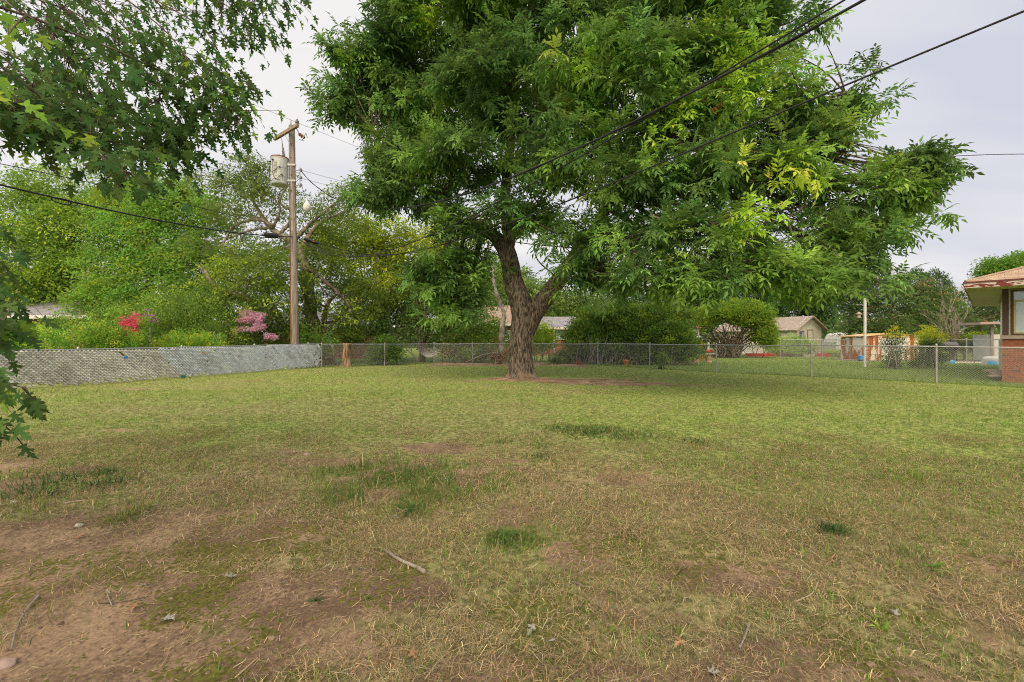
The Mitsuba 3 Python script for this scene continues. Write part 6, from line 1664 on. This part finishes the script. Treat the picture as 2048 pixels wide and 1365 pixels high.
# blue tarpaulin piece and the white covered pool
def heap(name, label, cat, c, rx, ry, rz, m, seed, sq=.45):
    s = icosphere(subdivisions=4)
    v = np.array(s.vertices)
    v = np.sign(v) * np.abs(v) ** sq
    v = v * (1 + .10 * (meshkit.fbm(v * 2.2 + seed, 3, seed) - .5)[:, None])
    v[:, 2] = np.maximum(v[:, 2], -.02)
    return put(name, (v * [rx, ry, rz] + c, np.array(s.faces)), m, label=label, cat=cat, smooth=True)
heap('plastic_sheet', 'crumpled sky blue plastic sheet at the foot of the grill', 'tarpaulin', G(1904, 26.2, 0), .13, .12, .20, 'mat_sky_blue', 3, .8)
kpool = thing('kiddie_pool', 'white and sky blue folded wading pool leaning by the brick house', 'pool')
cpo = G(1992, 24.6, 0)
s = icosphere(subdivisions=4); v = np.array(s.vertices); v = np.sign(v) * np.abs(v) ** .35; v = v * (1 + .06 * (meshkit.fbm(v * 2 + 5, 3, 5) - .5)[:, None]); v[:, 2] = np.maximum(v[:, 2], -.02)
put('wall', (v * [.52, .35, .46] + cpo, np.array(s.faces)), 'mat_white', kpool, smooth=True)
s = icosphere(subdivisions=3); v = np.array(s.vertices); v[:, 2] = np.maximum(v[:, 2], -.02); v = v * (1 + .2 * (meshkit.fbm(v * 2 + 2, 3, 6) - .5)[:, None])
put('liner', (v * [.22, .2, .30] + cpo + [-.42, -.22, 0], np.array(s.faces)), 'mat_sky_blue', kpool, smooth=True, label='sky blue liner hanging over the left end')
# rubble by the brick house
k = thing('rubble_pile', 'low pile of broken brown stones at the foot of the brick house', 'rubble')
rg = np.random.default_rng(14)
for i in range(11):
    s = icosphere(subdivisions=1); v = np.array(s.vertices)
    v = v * np.array([rg.uniform(.14, .26), rg.uniform(.10, .18), rg.uniform(.05, .09)]) * (1 + .5 * (meshkit.noise(v * 1.7 + i, i)[:, None] - .5))
    R = basis([math.cos(rg.uniform(-.6, .6)), math.sin(rg.uniform(-.6, .6))])
    o = G(rg.uniform(1984, 2004), rg.uniform(15.6, 16.3), .02 + .07 * (i % 4))
    put('stone', (v @ R + o, np.array(s.faces)), 'mat_stone', k)
# ---------------------------------------------------------------- stumps, branches and small things on the lawn
k = thing('tree_stump', 'tall split tree stump standing at the back fence near the slat fence', 'stump')
st = spline([G(693, 22.6, -.05), P(693, 715, 22.6), P(694.5, 700, 22.6), P(695, 687, 22.6)], 14)
v, f = ridged(st, np.interp(np.linspace(0, 1, len(st)), [0, .3, 1], [.20, .175, .21]), 40, 21, .55)
top = v[:, 2] > 1.02
v[top, 2] += .16 * (meshkit.noise(v[top] * 9, 2) - .5)
nrm_ = np.abs(((np.arctan2(v[:, 1] - 22.6, v[:, 0] - G(693, 22.6)[0]) + 1.45 + np.pi) % (2 * np.pi)) - np.pi)
dent = np.exp(-(nrm_ / .35) ** 2)[:, None] * .10
v[:, :2] += (G(693, 22.6)[:2] - v[:, :2]) * dent * 3
put('wood', (v, f), 'mat_stump', k, smooth=60)
k = thing('fallen_branch', 'long gray fallen branch slanting along the back fence left of the pecan', 'branch')
fb = spline([P(932, 725, 25.6), P(950, 717, 25.7), P(970, 709, 25.9), P(1005, 705, 26.1)], 14)
put('stem', tube(fb, np.linspace(.025, .045, len(fb)), 7), 'mat_gray_wood', k, smooth=True)
put('side_twig', tube(spline([P(932, 725, 25.6), P(925, 717, 25.5), P(922, 709, 25.5)], 6), .012, 5), 'mat_gray_wood', k)
rg = np.random.default_rng(33)
k = thing('brush_pile', 'heap of cut brown branches left of the pecan trunk', 'brush pile')
for i in range(46):
    c = G(rg.uniform(985, 1022), 25.7 + rg.normal(0, .25), rg.uniform(.05, .62))
    d = unit(np.array([rg.normal(.6, .5), rg.normal(0, .4), rg.normal(.25, .45)])) * rg.uniform(.3, .75)
    a, b = c - d, c + d
    a[2], b[2] = max(a[2], .02), max(b[2], .02)
    put('stick', tube(limb_path(a, b, rg, .12, .05, 5), np.linspace(rg.uniform(.014, .03), .008, 5), 6), ('mat_stump', 'mat_dead', 'mat_rust_plain')[i % 3], k, smooth=True)

def gp(px, py, lift=0.0):
    "point on the ground seen at a photo pixel"
    d = F * H / (py - CY)
    for _ in range(4):
        x = (px - CX) / F * d
        d = F * (H - float(ground_z(x, d))) / (py - CY)
    x = (px - CX) / F * d
    return np.array([x, d, float(ground_z(x, d)) + lift])
def stick(label, pix, r, m, n=12, lift=.012, name='stick'):
    q = spline([gp(*p, lift) for p in pix], n)
    rr = np.linspace(r, r * .6, len(q)) * (1 + .12 * np.sin(np.arange(len(q)) * 2.3))
    put(name, tube(q, rr, 7), m, label=label, cat='stick', smooth=True)
stick('stout broken stick lying on bare soil left of centre', [(850, 1149), (833, 1139), (800, 1124), (768, 1103)], .0125, 'mat_gray_bark')
stick('long thin curved twig on the bare soil at lower left', [(77, 1196), (52, 1225), (33, 1262), (23, 1303)], .0045, 'mat_gray_wood', 16)
stick('short gray twig near the bottom right of centre', [(1498, 1254), (1490, 1278), (1480, 1301)], .005, 'mat_gray_wood')
stick('dark twig lying on soil right of centre', [(1148, 1169), (1160, 1174), (1171, 1179)], .006, 'mat_bark')
stick('pale dry stem sprawling at the bottom left of centre', [(850, 1365), (880, 1325), (910, 1305), (945, 1290)], .003, 'mat_straw')
stick('pale dry stem reaching toward the bottom edge', [(470, 1362), (495, 1340), (515, 1322)], .004, 'mat_straw')
stick('low dark root lying on the soil at left', [(388, 1000), (420, 988), (470, 974), (505, 964)], .014, 'mat_bark', lift=.0)
stick('thin brown stick on the soil at far left', [(125, 1010), (150, 1006), (172, 1003)], .006, 'mat_tan_wood')
mat('mat_straw', (0.42, 0.33, 0.19), .9, .1)
rg = np.random.default_rng(66)
for i in range(26):
    x, y = rg.uniform(-1.0, 1.0), rg.uniform(1.7, 5.5)
    c = np.array([x * y, y, 0]); a = rg.uniform(0, 3.14); L_ = rg.uniform(.05, .16)
    d = np.array([math.cos(a), math.sin(a), 0]) * L_
    pts = [c - d, c + d * .2 + [rg.normal(0, .01), rg.normal(0, .01), 0], c + d]
    pts = [np.array([p[0], p[1], float(ground_z(p[0], p[1])) + .008]) for p in pts]
    put('twig', tube(spline(pts, 8), rg.uniform(.0022, .0042), 5), ('mat_bark', 'mat_gray_wood', 'mat_tan_wood')[i % 3], label='small loose twig lying in the near lawn', cat='twig', group='loose twigs on the near lawn', smooth=True)
def stone(label, px, py, r, m, seed, name='stone'):
    s = icosphere(subdivisions=2); v = np.array(s.vertices)
    v = v * (1 + .5 * (meshkit.noise(v * 1.6 + seed, seed)[:, None] - .5)) * np.array([1, .8, .6]) * r
    put(name, (v + gp(px, py, r * .25), np.array(s.faces)), m, label=label, cat='stone', smooth=35)
stone('reddish stone lying at the lower left corner', 14, 1332, .030, 'mat_stone', 4)
stone('whitish pebble on the soil near the left edge', 26, 1008, .028, 'mat_concrete', 7)
stone('small gray stone near the weeds at left', 158, 1053, .025, 'mat_concrete', 9)
stone('gray stone on the pale soil above the dark green patch', 614, 912, .04, 'mat_stone', 11)
stone('brown clod of soil below the dark green patch', 790, 1038, .035, 'mat_bark', 12)
# dried curled leaves
mat('mat_dry_leaf', lambda p, n, uv: mix([0.20, 0.20, 0.17], [0.38, 0.38, 0.32], noise(p.x * 60, p.y * 60, p.z * 60)), .9, .1)
mat('mat_brown_leaf', lambda p, n, uv: mix([0.24, 0.13, 0.07], [0.42, 0.27, 0.16], noise(p.x * 60, p.y * 60, p.z * 60)), .9, .1)
def dry_leaf(label, px, py, size, m, seed):
    r = np.random.default_rng(seed)
    n = len(MAP_V)
    v = MAP_V * [1, 1, 1]
    v = v + np.column_stack([0 * v[:, 0], 0 * v[:, 0], .35 * np.abs(v[:, 1]) + .25 * np.sin(v[:, 0] * 4 + seed)]) * .6
    a = r.uniform(0, 6.28)
    R = basis([math.cos(a), math.sin(a)])
    w = v * size @ R
    w[:, 2] -= w[:, 2].min()
    w = w + gp(px, py, .012)
    put('dry_leaf', (np.vstack([w, w - [0, 0, .0015]]), np.vstack([MAP_F, MAP_F[:, ::-1] + n])), m, label=label, cat='leaf')
for i, (px, py, s, m, lab) in enumerate(((288, 1186, .07, 'mat_dry_leaf', 'pale curled dry leaf at lower left, upper of three'), (452, 1160, .06, 'mat_dry_leaf', 'pale curled dry leaf in straw left of the stout stick'), (330, 1240, .07, 'mat_dry_leaf', 'pale curled dry leaf at lower left, lowest of three'),
                                         (275, 1214, .07, 'mat_brown_leaf', 'brown curled dry leaf between two pale ones at lower left'), (1370, 1301, .06, 'mat_brown_leaf', 'brown dry leaf at the bottom right of centre'), (1070, 1268, .05, 'mat_dry_leaf', 'pale dry leaf standing in the straw at bottom centre'),
                                         (1105, 1300, .055, 'mat_dry_leaf', 'pale torn dry leaf at the bottom edge right of centre'), (822, 1311, .05, 'mat_brown_leaf', 'orange brown dry leaf on the moss at bottom'), (1416, 1348, .05, 'mat_dry_leaf', 'whitish dry leaf at the bottom right'),
                                         (152, 1080, .06, 'mat_brown_leaf', 'brown dry leaf on the bare soil at left'), (1795, 1240, .05, 'mat_dry_leaf', 'pale dry leaf in the straw at lower right'))):
    dry_leaf(lab, px, py, s, m, i + 2)
# weed tufts standing out of the turf
def tuft(label, spots, base, L, w, n, seed, spread=.06, lean=.8, name='weed_tuft', cat='weed'):
    r = np.random.default_rng(seed)
    mb = MB()
    for px, py, k_ in spots:
        c = gp(px, py)
        m = int(n * k_)
        fr_ = np.where(r.uniform(0, 1, m) < .35, 2.0 if len(spots) > 1 else 1.3, 1.0)
        x = c[0] + r.normal(0, spread * k_, m) * fr_; y = c[1] + r.normal(0, spread * .7 * k_, m) * fr_
        az = np.arctan2(y - c[1], x - c[0]) + r.normal(0, .6, m)
        mb.add(*blades(r, x, y, r.uniform(.5, 1.2, m) * L / fr_ ** .5, r.uniform(.5, 1.2, m) * w, np.abs(r.normal(lean, .35, m)), vary(r, base, m, .32, .16), 2, az))
    mb.C = [1.4 * c for c in mb.C]
    put(name, mb, 'mat_blade', label=label, cat=cat, kind='stuff' if len(spots) > 1 else None)
WD = (0.055, 0.105, 0.034)
tuft('dark green weed mat spreading at the left, nearest the frame edge', [(70, 985, 1), (95, 972, 1.2), (120, 962, 1), (135, 956, 1), (85, 995, .8), (60, 995, .8)], WD, .10, .010, 60, 1, .10, .9)
tuft('dark green weed mat right of the leftmost one', [(185, 975, .8), (205, 972, .9), (230, 968, .8), (245, 965, .6)], WD, .09, .010, 60, 2, .09, .9)
tuft('small dark weed tuft behind the two weed mats at left', [(212, 950, 1)], WD, .11, .010, 70, 3, .07, .7)
tuft('gray green grass tuft at the edge of the bare soil', [(245, 1040, 1.1), (265, 1032, 1), (285, 1022, .8), (235, 1048, .7)], (0.15, 0.17, 0.055), .09, .006, 110, 4, .06, .7)
tuft('dark green weed tuft alone in the tan grass at right', [(1668, 1066, 1), (1655, 1064, .7), (1680, 1070, .7)], (0.038, 0.082, 0.026), .085, .007, 90, 5, .04, .7)
tuft('fresh green tuft just below the dark green grass patch', [(808, 1022, 1), (820, 1026, .8)], (0.065, 0.125, 0.03), .10, .006, 100, 6, .05, .6)
tuft('fresh green tuft in the tan grass at centre', [(1010, 1075, 1), (1030, 1082, .9), (995, 1085, .7)], (0.075, 0.135, 0.03), .08, .006, 100, 7, .06, .7)
tuft('dark clover patch in the middle distance right of centre', [(1120, 852, 1), (1150, 858, 1), (1180, 862, 1.1), (1210, 858, 1), (1240, 868, 1), (1270, 876, .9), (1165, 870, 1), (1120, 862, .7)], (0.055, 0.115, 0.028), .07, .014, 110, 8, .16, 1.0)
tuft('small dark clump right of the clover patch', [(1393, 886, 1)], WD, .08, .012, 60, 9, .08, .8)
tuft('dark clump left of the clover patch', [(1010, 885, .8)], WD, .07, .010, 70, 10, .10, .9)
tuft('dark clump just below the clover patch at centre', [(1080, 893, .9)], WD, .07, .010, 70, 20, .10, .9)
tuft('dark clump lowest below the clover patch', [(1070, 915, .9), (1085, 913, .8)], WD, .07, .010, 70, 21, .10, .9)
tuft('broad leaved bright weed at lower right', [(1880, 1142, .9), (1866, 1140, .7)], (0.14, 0.24, 0.04), .07, .022, 16, 11, .010, 1.0)
tuft('broad leaved bright weed near the bottom right, upper one', [(1735, 1240, .8)], (0.15, 0.25, 0.04), .06, .020, 12, 12, .008, 1.0)
tuft('broad leaved bright weed near the bottom right, lower one', [(1765, 1262, .8)], (0.15, 0.25, 0.04), .06, .020, 12, 22, .008, 1.0)
tuft('fine green grass tuft at right beside the broad leaved weed', [(1845, 1150, 1.1), (1815, 1110, .9)], (0.09, 0.16, 0.035), .08, .005, 90, 13, .05, .6)
tuft('little seedling on the bare soil below the stout stick, left one', [(735, 1197, .6)], (0.075, 0.14, 0.04), .035, .012, 12, 14, .005, 1.0)
tuft('little seedling on the bare soil below the stout stick, right one', [(795, 1206, .5)], (0.075, 0.14, 0.04), .035, .012, 12, 24, .005, 1.0)
tuft('dark leafy weed on the bare soil at lower centre left', [(632, 1202, .7)], (0.045, 0.09, 0.03), .05, .014, 20, 15, .010, .9)
tuft('tall weeds at the fence base right of the pecan', [(1100, 730, 1), (1112, 729, 1)], (0.075, 0.125, 0.03), .12, .02, 50, 16, .25, .7)
